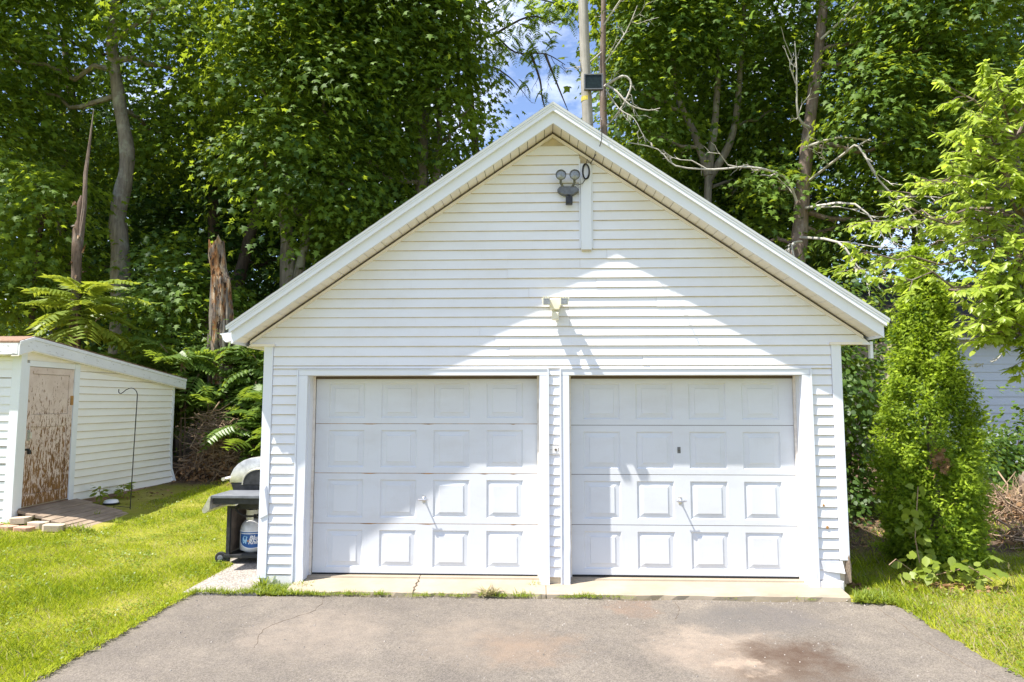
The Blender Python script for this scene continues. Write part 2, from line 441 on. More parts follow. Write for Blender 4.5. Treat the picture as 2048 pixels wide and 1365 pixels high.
# ---- foliage: thousands of small leaf polygons in one mesh per crown
TPL = {
 'maple': (np.array([(0,0),(.30,-.06),(.24,.16),(.54,.34),(.27,.48),(.30,.68),(.12,.66),(0,1),(-.12,.66),(-.30,.68),(-.27,.48),(-.54,.34),(-.24,.16),(-.30,-.06),(0,.34)], float),
           [(14,i,i+1) for i in range(0,13)] + [(14,13,0)]),
 'maple_md': (np.array([(0,0),(.42,-.02),(.22,.22),(.54,.42),(.18,.52),(0,1),(-.18,.52),(-.54,.42),(-.22,.22),(-.42,-.02)], float), [(0,1,2),(0,2,3,4),(0,4,5,6),(0,6,7,8),(0,8,9)]),
 'maple_lo': (np.array([(.2,-.03),(.52,.36),(.2,.5),(0,1),(-.2,.5),(-.52,.36),(-.2,-.03)], float), [(0,1,2),(2,3,4),(4,5,6),(0,2,4),(0,4,6)]),
 'diamond': (np.array([(0,0),(.42,.45),(0,1),(-.42,.45)], float), [(0,1,2),(0,2,3)]),
 'oval': (np.array([(0,0),(.2,.28),(.2,.62),(0,1),(-.2,.62),(-.2,.28),(0,.45)], float), [(0,1,6),(1,2,6),(2,3,6),(3,4,6),(4,5,6),(5,0,6)]),
 'round': (np.array([(0,0),(.3,.22),(.33,.55),(0,1),(-.33,.55),(-.3,.22)], float), [(0,1,2,3),(0,3,4,5)]),
 'blade': (np.array([(-.5,0),(.5,0),(.38,.5),(-.38,.5),(0,1)], float), [(0,1,2,3),(3,2,4)]),
 'blade_lo': (np.array([(-.5,0),(.5,0),(0,1)], float), [(0,1,2)]),
 'fan': (np.array([(0,0),(.10,.12),(.42,.42),(.16,.34),(.30,.80),(.08,.52),(0,1),(-.08,.52),(-.30,.80),(-.16,.34),(-.42,.42),(-.10,.12)], float),
         [(0,1,2,3),(0,3,4,5),(0,5,6,7),(0,7,8,9),(0,9,10,11)]),
}
def norm(a): return a / np.maximum(np.linalg.norm(a, axis=-1, keepdims=True), 1e-9)
def leaf_mesh(name, P, N, T, S, tpl, mat, tint, fold=0.25, droop=0.25, width=1.0):
    V, F = TPL[tpl]
    N = norm(N); T = norm(T - N * np.sum(T * N, -1, keepdims=True)); B = np.cross(N, T)
    S = np.asarray(S)[:, None, None]
    vx = V[None, :, 0:1] * width; vy = V[None, :, 1:2]
    z = -fold * np.abs(vx) - droop * vy * vy
    vs = P[:, None, :] + S * (vx * B[:, None, :] + vy * T[:, None, :] + z * N[:, None, :])
    n, k = len(P), len(V)
    me = bpy.data.meshes.new(name)
    me.vertices.add(n * k); me.vertices.foreach_set('co', vs.reshape(-1).astype(np.float32))
    sizes = np.array([len(f) for f in F]); flat = np.concatenate([np.array(f) for f in F])
    loops = (np.arange(n)[:, None] * k + flat[None, :]).reshape(-1)
    starts = (np.arange(n)[:, None] * len(flat) + np.concatenate([[0], np.cumsum(sizes)[:-1]])[None, :]).reshape(-1)
    me.loops.add(len(loops)); me.loops.foreach_set('vertex_index', loops.astype(np.int32))
    me.polygons.add(len(starts)); me.polygons.foreach_set('loop_start', starts.astype(np.int32))
    a = me.attributes.new('tint', 'FLOAT', 'POINT')
    a.data.foreach_set('value', np.repeat(np.clip(tint, 0, 1), k).astype(np.float32))
    me.update(calc_edges=True)
    me.materials.append(mat)
    return me

def sprays(blobs, per, leaf, flat=0.3, sr=0.55, shell=0.55, squash=1.0, rg=rng):
    """leafy boughs: flattened drooping clusters set through the outer part of each blob
    blob = (x, y, z, radius, number of sprays)"""
    P, N, T, S, C = [], [], [], [], []
    for (x, y, z, r, ns) in blobs:
        d = norm(rg.normal(size=(ns, 3)))
        rr = r * (shell + (1 - shell) * rg.random(ns) ** 0.6) * (1 + 0.22 * rg.normal(size=ns))
        c = np.array([x, y, z]) + d * rr[:, None] * np.array([1, 1, squash])
        for i in range(ns):
            nrm = norm(np.array([0, 0, 0.9]) + d[i] * np.array([0.75, 0.75, 0.25]) + rg.normal(size=3) * 0.25)
            a = norm(np.cross(nrm, rg.normal(size=3))); b = np.cross(nrm, a)
            m = max(4, int(per * rg.uniform(0.6, 1.4)))
            u = rg.normal(size=(m, 3)) * np.array([sr, sr * 0.6, sr * flat * 0.5])
            p = c[i] + u[:, 0:1] * a + u[:, 1:2] * b + u[:, 2:3] * nrm
            p[:, 2] -= 0.28 * (u[:, 0] ** 2 + u[:, 1] ** 2) / sr
            out = norm(p - c[i] + d[i] * 0.3)
            P.append(p); N.append(nrm + rg.normal(size=(m, 3)) * 0.24)
            T.append(out + np.array([0, 0, -0.35]) + rg.normal(size=(m, 3)) * 0.5)
            S.append(leaf * rg.uniform(0.6, 1.25, m))
            C.append(np.clip(0.5 + rg.normal() * 0.26 + rg.normal(size=m) * 0.12, 0, 1))
    return (np.concatenate(P), np.concatenate(N), np.concatenate(T), np.concatenate(S), np.concatenate(C))

def crown(name, blobs, per, leaf, tpl, mat, parent, **kw):
    P, N, T, S, C = sprays(blobs, per, leaf, **kw)
    return link(name, leaf_mesh(name, P, N, T, S, tpl, mat, C), parent)

def limb_to(mb, a, b, r0, r1, n=6, sag=0.0, seg=5, wob=0.12):
    a, b = Vector(a), Vector(b); L = (b - a).length
    pts = []
    for i in range(seg + 1):
        t = i / seg; p = a.lerp(b, t)
        if 0 < i < seg: p += Vector((rnd.uniform(-1, 1), rnd.uniform(-1, 1), rnd.uniform(-1, 1))) * (wob * L / seg)
        p.z += sag * L * 4 * t * (1 - t)
        pts.append(p)
    mb.tube(pts, [r0 + (r1 - r0) * i / seg for i in range(seg + 1)], n)
    return pts
def twigs(mb, pts, r, depth, spread=0.9, n=3, rg=rnd, down=0.0):
    """forking bare twigs along a path"""
    for i in range(1, len(pts)):
        for k in range(rg.choice((1, 1, 2))):
            a = Vector(pts[i - 1]).lerp(Vector(pts[i]), rg.random())
            d = (Vector(pts[i]) - Vector(pts[i - 1])).normalized()
            v = (d + Vector((rg.uniform(-1, 1), rg.uniform(-0.6, 0.6), rg.uniform(-1, 1) - down)) * spread).normalized()
            L = (Vector(pts[i]) - Vector(pts[i - 1])).length * rg.uniform(0.5, 1.1)
            sub = limb_to(mb, a, a + v * L, r, r * 0.35, n, 0, 3, 0.3)
            if depth > 0: twigs(mb, sub, r * 0.55, depth - 1, spread, n, rg, down)

def smooth_path(pts, sub=4):
    out = []
    P = [Vector(p) for p in pts]
    for i in range(len(P) - 1):
        p0 = P[max(i - 1, 0)]; p1 = P[i]; p2 = P[i + 1]; p3 = P[min(i + 2, len(P) - 1)]
        for k in range(sub):
            t = k / sub
            out.append(0.5 * ((2 * p1) + (p2 - p0) * t + (2 * p0 - 5 * p1 + 4 * p2 - p3) * t * t + (3 * p1 - p0 - 3 * p2 + p3) * t ** 3))
    out.append(P[-1]); return out

# ------------------------------------------------------------------ ground
def gz(x, y):
    left = 0.05 * np.clip(-3.7 - x, 0, 6)
    back = 0.028 * np.clip(y - 1.5, 0, 12) + 0.02 * np.clip(y - 6, 0, 30)
    right = 0.02 * np.clip(x - 3.6, 0, 10)
    return left + back * np.clip((np.abs(x + 0.0) - 3.0) / 1.5, 0.25, 1) + right + 0.015
def ground_sheet():
    xs = np.concatenate([[-140, -80, -45, -28], np.arange(-20, 20.1, 0.5), [28, 45, 80, 140]])
    ys = np.concatenate([[-120, -60, -30, -18], np.arange(-12, 26.1, 0.5), [34, 50, 80, 160]])
    X, Y = np.meshgrid(xs, ys)
    Z = gz(X, Y) + rng.normal(size=X.shape) * 0.006
    core = (X > -3.62) & (X < 3.40) & (Y < 7.6)
    Z = np.where(core, -0.03, Z)
    nx = len(xs)
    f = [(j*nx+i, j*nx+i+1, (j+1)*nx+i+1, (j+1)*nx+i) for j in range(len(ys)-1) for i in range(nx-1)]
    mb = MB(); mb.v = list(zip(X.ravel().tolist(), Y.ravel().tolist(), Z.ravel().tolist())); mb.f = f
    o = mb.build('lawn_ground', M['ground'], smooth=True)
    return structure(o)
ground_sheet()

def drive_edge(x0, y0, y1, amp, n=60):
    return [(x0 + amp * (0.6 * sin(k * 0.9 + x0) + rnd.uniform(-1, 1)), y0 + (y1 - y0) * k / n) for k in range(n + 1)]
le = drive_edge(-3.60, -0.36, -14, 0.035, 220); re_ = drive_edge(3.37, -0.30, -14, 0.03, 200)
mb = MB()
front = [(x, -0.33 + 0.02 * sin(x * 5) + rnd.uniform(-0.012, 0.012)) for x in np.linspace(-3.55, 3.32, 50)]
ring = [(x, y, 0.006) for x, y in le[::-1]] + [(x, y, 0.006) for x, y in front] + [(x, y, 0.006) for x, y in re_]
mb.prism(ring, (0, 0, -0.08))
structure(mb.build('asphalt_driveway', M['asphalt']))
# the crumbling raised asphalt lip along the right edge
mb = MB(); N_ = 130
for k in range(N_):
    y = -0.45 - k * 0.05; x = 3.36 + 0.025 * sin(k * 0.23) + 0.012 * sin(k * 0.9); w = 0.085 + 0.02 * sin(k * 0.4)
    hh = 0.016 + 0.006 * sin(k * 0.37) + rnd.uniform(-0.004, 0.004)
    mb.v += [(x - w, y, -0.01), (x - w * 0.7 + rnd.uniform(-.01, .01), y, 0.0075), (x - w * 0.45, y, hh * 0.8), (x + w * 0.3, y, hh), (x + w * 0.8 + rnd.uniform(-.02, .02), y, hh * 0.8), (x + w, y, -0.01)]
    if k: mb.f += [((k-1)*6+q, (k-1)*6+q+1, k*6+q+1, k*6+q) for q in range(5)]
structure(mb.build('asphalt_edge_lip', M['asphalt']))
drv = bpy.data.objects['asphalt_driveway']
for pts in ([(3.22, -0.5), (3.20, -1.0), (3.17, -1.5), (3.21, -2.2), (3.18, -3.0)], [(-2.2, -0.34), (-2.15, -0.8), (-2.4, -1.3), (-2.3, -1.8)], [(1.3, -0.34), (1.33, -0.6), (1.22, -0.95)]):
    q = smooth_path([(x, y, 0.0055) for x, y in pts], 8)
    mb = MB(); mb.tube([p + Vector((rnd.uniform(-.012, .012), 0, 0)) for p in q], [rnd.uniform(0.002, 0.0045) for _ in q], 4)
    mb.build('crack', M['gap'], drv)
# concrete apron: two slabs with a cracked joint, sloping up to the doors
ap = bpy.data.objects.new('concrete_apron', None); col.objects.link(ap); structure(ap)
def apron_slab(x0, x1):
    mb = MB(); n = 24
    xs = np.linspace(x0, x1, n)
    top = [(x, -0.27 + rnd.uniform(-0.012, 0.012), 0.035 + rnd.uniform(-0.004, 0.004)) for x in xs]
    mid = [(x, -0.24, 0.052) for x in xs]
    bk = [(x, 0.10, 0.082) for x in xs]; st = [(x, 0.105, 0.098) for x in xs]; far = [(x, 0.5, 0.10) for x in xs]
    bot = [(x, -0.275, -0.05) for x in xs]
    rows = [bot, top, mid, bk, st, far]
    mb.v = [p for r in rows for p in r]
    mb.f = [(j*n+i, j*n+i+1, (j+1)*n+i+1, (j+1)*n+i) for j in range(len(rows)-1) for i in range(n-1)]
    return mb.build('slab', M['concrete'], ap)
apron_slab(-2.62, -1.31); apron_slab(-1.302, 0.05); apron_slab(0.056, 3.08)
mb = MB()
cr = [(-1.306 + 0.018 * sin(k * 1.7), -0.26 + k * 0.033, 0.0555 + max(0, (-0.24 + k * 0.033)) * 0.088) for k in range(11)]
mb.tube([(x, y, max(0.045, 0.053 + (y + 0.24) * 0.088)) for x, y, z in cr], 0.005, 4)
mb.build('crack', M['gap'], ap)
# exposed aggregate pad beside the garage, under the grill
mb = MB()
mb.prism([(-3.68, -0.33, 0.028), (-2.9, -0.33, 0.028), (-2.9, 2.4, 0.028), (-3.98, 2.4, 0.028), (-3.92, 1.2, 0.028), (-3.70, 0.9, 0.028)], (0, 0, -0.08))
structure(mb.build('aggregate_pad', M['aggregate']))

# ------------------------------------------------------------------ garage
XL, XR, APX, APZ = -3.015, 3.18, 0.15, 4.955
EVZ = 2.615                                    # height of the eave return on the wall plane
SL = 0.690                                     # roof slope
OH = 0.31                                      # rake overhang
DEP = 7.0
OP = [(-2.54, -0.005), (0.31, 2.78)]            # door openings
OPT = 2.262
garage = thing('garage', 'white clapboard two-bay garage with a steep front gable', 'garage', (0.08, 0, 0))

# sheathing behind the boards
mb = MB()
yb0, yb1 = 0.004, 0.12
mb.box(XL + 0.02, OP[0][0] - 0.004, yb0, yb1, 0.07, OPT + 0.01)
mb.box(OP[0][1] + 0.004, OP[1][0] - 0.004, yb0, yb1, 0.07, OPT + 0.01)
mb.box(OP[1][1] + 0.004, XR - 0.02, yb0, yb1, 0.07, OPT + 0.01)
mb.box(XL + 0.02, XR - 0.02, yb0, yb1, OPT + 0.012, EVZ)
mb.prism([(XL - 0.18, yb0, EVZ + 0.001), (XR + 0.24, yb0, EVZ + 0.001), (APX, yb0, APZ + 0.01)], (0, yb1 - yb0, 0))
mb.build('front_wall', M['under'], garage)
# side and back walls with lapped boards
def lap_wall(mb, x, y0, y1, z0, z1, out, h=0.106):
    k = 0
    while z0 + k * h < z1 - 0.02:
        a = z0 + k * h; b = min(z1, a + h + 0.006)
        mb.prism([(x, y0, a), (x + out * 0.015, y0, a), (x + out * 0.003, y0, b), (x, y0, b)], (0, y1 - y0, 0)); k += 1
for x, o in ((XL, -1), (XR, 1)):
    mb = MB(); lap_wall(mb, x, 0.02, DEP, 0.10, 2.62, o)
    mb.box(x - o * 0.12, x - o * 0.002, 0.125, DEP, 0.03, 2.62)
    mb.build('side_wall', M['siding'], garage)
mb = MB(); mb.box(XL, XR, DEP - 0.1, DEP, 0.03, 2.62)
mb.prism([(XL, DEP - 0.1, 2.62), (XR, DEP - 0.1, 2.62), (APX, DEP - 0.1, APZ - 0.1)], (0, 0.1, 0))
mb.build('back_wall', M['siding'], garage)

# clapboards, one object each
H = 0.1062; Z0 = 0.138
def paint_hem_shade(me, lim=0.006):
    # tan on each board's drip hem stands in for the shade line beneath it
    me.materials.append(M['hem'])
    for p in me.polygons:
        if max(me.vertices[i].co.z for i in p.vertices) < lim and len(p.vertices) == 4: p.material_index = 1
def board_mesh(x0, x1, x0t, x1t, h):
    prof = [(0.0, 0.0), (-0.016, 0.0), (-0.017, 0.0045), (-0.016, 0.010), (-0.004, h + 0.004), (0.0, h + 0.004)]
    n = len(prof); mb = MB()
    for (a, b) in ((x0, x0t), (x1, x1t)):
        for (y, z) in prof:
            t = min(1, z / h); mb.v.append((a + (b - a) * t, y, z))
    mb.f = [tuple(range(n)), tuple(range(2*n - 1, n - 1, -1))] + [(i, (i+1) % n, (i+1) % n + n, i + n) for i in range(n)]
    me = mb.mesh('siding_board', M['siding']); paint_hem_shade(me); return me
strips = [(XL + 0.085, -2.652), (0.093, 0.218), (2.876, XR - 0.085)]
for (a, b) in strips:
    me = board_mesh(a, b, a, b, H)
    z = Z0
    link('siding_board', board_mesh(a, b, a, b, 2.333 - (Z0 + 20 * H)), garage, (0, 0, Z0 + 20 * H))
    while z < 2.25:
        link('siding_board', me, garage, (0, rnd.uniform(-0.0015, 0.0005), z + rnd.uniform(-0.001, 0.001)), (0, R(rnd.uniform(-0.25, 0.25)) * (0.3 if b - a > 0.2 else 0.8), 0))
        z += H
k = 0
z = Z0 + 20 * H
while z < APZ - 0.15:
    if z + H < EVZ + 0.02: a0 = a1 = XL + 0.085; b0 = b1 = XR - 0.085
    else:
        a0 = APX - (APZ - max(z, EVZ)) / SL + 0.02; b0 = APX + (APZ - max(z, EVZ)) / SL - 0.02
        a1 = APX - (APZ - z - H) / SL + 0.02; b1 = APX + (APZ - z - H) / SL - 0.02
        if a1 > b1: a1 = b1 = APX
    hh = H
    zz = z
    if z < 2.335: zz = 2.335; hh = z + H - 2.335
    segs = []
    if z > 3.63 and z < 4.66:                 # boards stop either side of the vertical post cover
        segs = [(a0, 0.443, a1, 0.443)]
        if b0 > 0.60: segs.append((0.583, b0, 0.583, max(b1, 0.584)))
    elif b0 - a0 > 3.2:
        c = a0 + (b0 - a0) * rnd.uniform(0.3, 0.72)
        segs = [(a0, c - 0.001, a1, c - 0.001), (c + 0.001, b0, c + 0.001, b1)]
    else: segs = [(a0, b0, a1, b1)]
    for i, (p, q, r, s) in enumerate(segs):
        me = board_mesh(p, q, r, s, hh)
        link('siding_board', me, garage, (0, rnd.uniform(-0.0025, 0.0005) - 0.003 * i, zz + rnd.uniform(-0.002, 0.002)), (0, R(rnd.uniform(-0.06, 0.06)), 0))
    z += H

def part(name, mat, fn, parent=garage, bevel=0.0, smooth=False, label=None):
    mb = MB(); fn(mb); return mb.build(name, mat, parent, smooth, bevel, label=label)
# corner boards (the left one is dented near the base)
part('corner_board', M['trim'], lambda m: m.box(XL - 0.02, XL + 0.082, -0.024, 0.06, 0.10, 2.60), bevel=0.004)
part('corner_board', M['trim'], lambda m: m.box(XR - 0.082, XR + 0.02, -0.024, 0.06, 0.34, 2.60), bevel=0.004)
part('corner_board', M['plank'], lambda m: m.prism([(XR - 0.03, -0.01, 0.10), (XR + 0.028, -0.016, 0.12), (XR + 0.03, -0.02, 0.30), (XR + 0.008, -0.03, 0.40), (XR - 0.02, -0.018, 0.335)], (0, 0.05, 0)), label='broken bare wooden end of the right corner board')
# torn flap of siding at the lower right, above a whitewashed footing
part('torn_flap', M['siding'], lambda m: m.hexa([(2.93, -0.02, 0.235), (3.135, -0.05, 0.215), (3.135, -0.045, 0.21), (2.93, -0.015, 0.23)],
     [(2.90, -0.026, 0.335), (3.12, -0.024, 0.335), (3.12, -0.018, 0.335), (2.90, -0.02, 0.335)]))
part('footing', M['base_white'], lambda m: m.box(2.80, 3.13, -0.03, 0.14, 0.0, 0.136), bevel=0.012)
part('footing', M['base_white'], lambda m: m.box(XL + 0.01, OP[0][0] - 0.1, -0.012, 0.14, 0.0, 0.136), bevel=0.012)
part('dent_flap', M['trim'], lambda m: m.hexa([(XL + 0.005, -0.026, 0.72), (XL + 0.085, -0.026, 0.76), (XL + 0.08, -0.034, 0.77), (XL, -0.034, 0.73)],
     [(XL + 0.02, -0.026, 1.14), (XL + 0.06, -0.026, 1.08), (XL + 0.045, -0.055, 1.04), (XL + 0.02, -0.034, 1.12)]))

# casings round the two openings
for (a, b) in OP:
    la = a - 0.10 if a < 0 else a - 0.083
    rb = b + 0.083
    def jog(m, x0, x1, y0, y1, z0, z1, nseg=18):
        # slightly dented sheet-metal cladding
        ring0 = None
        zs = np.linspace(z0, z1, nseg)
        rows = []
        for zz in zs:
            w = 0.006 * max(0, 1 - (zz - z0) / 1.2)
            j = [rnd.uniform(-w, w) for _ in range(2)]
            rows.append([(x0 + j[0], y0 + j[1] * 0.5, zz), (x1 + j[1], y0 - j[0] * 0.5, zz), (x1 + j[1], y1, zz), (x0 + j[0], y1, zz)])
        o = len(m.v)
        for r in rows: m.v += r
        for i in range(nseg - 1):
            for k in range(4):
                m.f.append((o+i*4+k, o+i*4+(k+1) % 4, o+(i+1)*4+(k+1) % 4, o+(i+1)*4+k))
        m.f.append((o, o+3, o+2, o+1)); t = o + (nseg - 1) * 4; m.f.append((t, t+1, t+2, t+3))
    part('door_casing', M['trim'], lambda m: jog(m, la, a, -0.028, 0.03, 0.06, 2.262))
    part('door_casing', M['trim'], lambda m: jog(m, b, rb, -0.028, 0.03, 0.06, 2.262))
    part('door_casing', M['trim'], lambda m: m.box(la, rb, -0.029, 0.03, 2.264, 2.326), bevel=0.003)
    part('drip_cap', M['trim'], lambda m: m.box(la - 0.012, rb + 0.012, -0.036, 0.01, 2.3265, 2.334))
    # outer edge channels
    part('edge_channel', M['trim'], lambda m: m.box(la - 0.016, la - 0.001, -0.038, 0.02, 0.07, 2.326))
    part('edge_channel', M['trim'], lambda m: m.box(rb + 0.001, rb + 0.016, -0.038, 0.02, 0.07, 2.326))
    # jambs and head
    part('jamb', M['trim'], lambda m: m.box(a - 0.03, a + 0.006, 0.031, 0.16, 0.08, 2.262))
    part('jamb', M['trim'], lambda m: m.box(b - 0.006, b + 0.03, 0.031, 0.16, 0.08, 2.262))
    part('jamb', M['jamb'], lambda m: m.box(a - 0.03, a + 0.028, 0.161, 0.186, 0.085, 2.262))
    part('jamb', M['jamb'], lambda m: m.box(b - 0.028, b + 0.03, 0.161, 0.186, 0.085, 2.262))
    part('jamb', M['jamb'], lambda m: m.box(a - 0.03, b + 0.03, 0.031, 0.186, 2.2635, 2.30))
    part('weather_strip', M['gap'], lambda m: m.box(a + 0.029, b - 0.029, 0.172, 0.187, 2.232, 2.2625))

# garage doors
def garage_door(x0, x1, zs, hx, rusty, lock):
    gd = bpy.data.objects.new('garage_door', None); gd.location = ((x0 + x1) / 2, 0.19, zs[-1]); col.objects.link(gd)
    put(gd, garage)
    gd['label'] = 'left garage door with rust-stained section joints' if rusty else 'right garage door with a small dark lock plate'
    W = x1 - x0; pw = 0.402; gap = (W - 4 * pw) / 5
    xs = [x0 + gap * 0.85 + i * (pw + gap * 1.075) for i in range(4)]
    for si in range(4):
        zt, zb = zs[si] - 0.003, zs[si + 1] + 0.003
        h = zt - zb
        px0 = [(x, x + pw) for x in xs]; pz0, pz1 = zb + 0.062, zt - 0.068
        m = MB()
        y0, yb = 0.19, 0.23
        # flat stiles and rails
        cuts = [x0] + [c for p in px0 for c in p] + [x1]
        def quad(a, b, c, d): m.add([a, b, c, d], [(0, 1, 2, 3)])
        for i in range(len(cuts) - 1):
            a, b = cuts[i], cuts[i + 1]
            if i % 2 == 0: quad((a, y0, zb), (b, y0, zb), (b, y0, zt), (a, y0, zt))
            else:
                quad((a, y0, zb), (b, y0, zb), (b, y0, pz0), (a, y0, pz0))
                quad((a, y0, pz1), (b, y0, pz1), (b, y0, zt), (a, y0, zt))
        raised = []
        for (a, b) in px0:
            rings = []
            for (ins, dep) in ((0, 0), (0.007, 0.009), (0.016, 0.013), (0.062, 0.006)):
                rings.append([(a + ins, y0 + dep, pz0 + ins * 0.85), (b - ins, y0 + dep, pz0 + ins * 0.85), (b - ins, y0 + dep, pz1 - ins * 0.85), (a + ins, y0 + dep, pz1 - ins * 0.85)])
            for r0, r1 in zip(rings[:-1], rings[1:]):
                for k in range(4): quad(r0[k], r0[(k+1) % 4], r1[(k+1) % 4], r1[k])
            quad(*rings[-1])
            raised.append((a + 0.064, b - 0.064, pz0 + 0.055, pz1 - 0.055))
        # outer edges and back
        m.box(x0, x1, y0 + 0.014, yb, zb, zt)
        for (p, q) in (((x0, zb), (x1, zb)), ((x1, zt), (x0, zt)), ((x0, zt), (x0, zb)), ((x1, zb), (x1, zt))):
            quad((p[0], y0, p[1]), (p[0], y0 + 0.014, p[1]), (q[0], y0 + 0.014, q[1]), (q[0], y0, q[1]))
        me = bpy.data.meshes.new('door_section'); me.from_pydata(m.v, [], m.f)
        bm = bmesh.new(); bm.from_mesh(me); bmesh.ops.remove_doubles(bm, verts=bm.verts, dist=0.0004)
        bmesh.ops.recalc_face_normals(bm, faces=bm.faces); bm.to_mesh(me); bm.free()
        me.materials.append(M['door'])
        link('door_section', me, gd, rot=(0, 0, 0))
        for (a, b, c, d) in raised:
            e = 0.006
            rm = MB().hexa([(a, y0 + 0.007, c), (b, y0 + 0.007, c), (b, y0 + 0.007, d), (a, y0 + 0.007, d)],
                           [(a + e, y0 - 0.0005, c + e), (b - e, y0 - 0.0005, c + e), (b - e, y0 - 0.0005, d - e), (a + e, y0 - 0.0005, d - e)])
            rm.build('raised_panel', M['door'], gd)
        if si:
            jm = MB().box(x0 + 0.002, x1 - 0.002, y0 + 0.002, y0 + 0.02, zs[si] - 0.0028, zs[si] + 0.0028)
            jm.build('section_joint', M['rust'] if rusty else M['gap'], gd)
            if rusty:                            # streaks where the joints rust
                for (q, L) in ((-1.25, 0.10), (-0.62, 0.05), (-1.9, 0.12), (-0.3, 0.04)):
                    if rnd.random() < 0.75:
                        sm = MB().prism([(q - L, y0 - 0.0012, zs[si]), (q + L, y0 - 0.0012, zs[si] - 0.001), (q + L * 0.2, y0 - 0.0012, zs[si] - 0.0085), (q - L * 0.3, y0 - 0.0012, zs[si] - 0.007)], (0, 0.001, 0))
                        sm.build('rust_streak', M['rust'], gd)
    m = MB(); m.box(x0, x1, 0.186, 0.235, zs[-1] - 0.014, zs[-1] + 0.002)
    m.build('bottom_seal', M['black_rubber'], gd)
    hz = 0.915
    m = MB(); m.lathe([(0.026, 0), (0.026, -0.004), (0.013, -0.014), (0.008, -0.016), (0.008, -0.075)], (hx, 0.19, hz), 16, 'y')
    m.tube([(hx - 0.052, 0.112, hz + 0.004), (hx - 0.03, 0.108, hz), (hx + 0.03, 0.108, hz), (hx + 0.052, 0.112, hz + 0.004)], [0.007, 0.010, 0.010, 0.007], 8)
    m.build('handle', M['chrome'], gd, smooth=True)
    m = MB(); m.box(hx - 0.017, hx + 0.017, 0.186, 0.1895, hz - 0.04, hz + 0.035); m.build('handle_plate', M['chrome'], gd)
    if lock:
        m = MB(); m.box(hx - 0.017, hx + 0.017, 0.186, 0.1895, 1.42, 1.487)
        m.build('lock_plate', M['grey_steel'], gd, bevel=0.001)
        m = MB(); m.lathe([(0.007, 0), (0.007, -0.004)], (hx, 0.1892, 1.45), 10, 'y'); m.build('keyhole', M['gap'], gd)
garage_door(-2.508, -0.030, [2.255, 1.735, 1.192, 0.646, 0.112], -1.281, True, False)
garage_door(0.335, 2.752, [2.250, 1.722, 1.188, 0.649, 0.118], 1.511, False, True)

# vertical post cover in the gable, and the outlet box between the doors
part('post_cover', M['trim'], lambda m: m.box(0.455, 0.572, -0.045, 0.0, 3.635, 4.60), bevel=0.004, label='vertical white post cover beside the gable lamp')
part('edge_channel', M['trim'], lambda m: m.box(0.437, 0.4535, -0.030, 0.002, 3.65, 4.66))
part('edge_channel', M['trim'], lambda m: m.box(0.5735, 0.587, -0.030, 0.002, 3.65, 4.58))
part('post_foot', M['under'], lambda m: m.box(0.462, 0.565, -0.040, 0.0, 3.622, 3.634))
part('outlet_recess', M['base_white'], lambda m: m.box(0.095, 0.216, -0.020, 0.0, 1.43, 1.51))
def outlet_bits(m):
    m.lathe([(0.013, 0), (0.011, -0.006)], (0.165, -0.0195, 1.468), 10, 'y')
    m.lathe([(0.005, 0), (0.004, -0.004)], (0.115, -0.0195, 1.468), 8, 'y')
    m.box(0.19, 0.194, -0.023, -0.0195, 1.45, 1.49)
part('outlet_hole', M['gap'], outlet_bits)
for (x, z, rr_) in ((2.955, 0.90, 0.014), (2.985, 0.675, 0.018)):
    part('knot_hole', M['rust'], lambda m: m.lathe([(rr_, 0), (rr_ * 0.8, -0.008)], (x, -0.012, z), 9, 'y'))

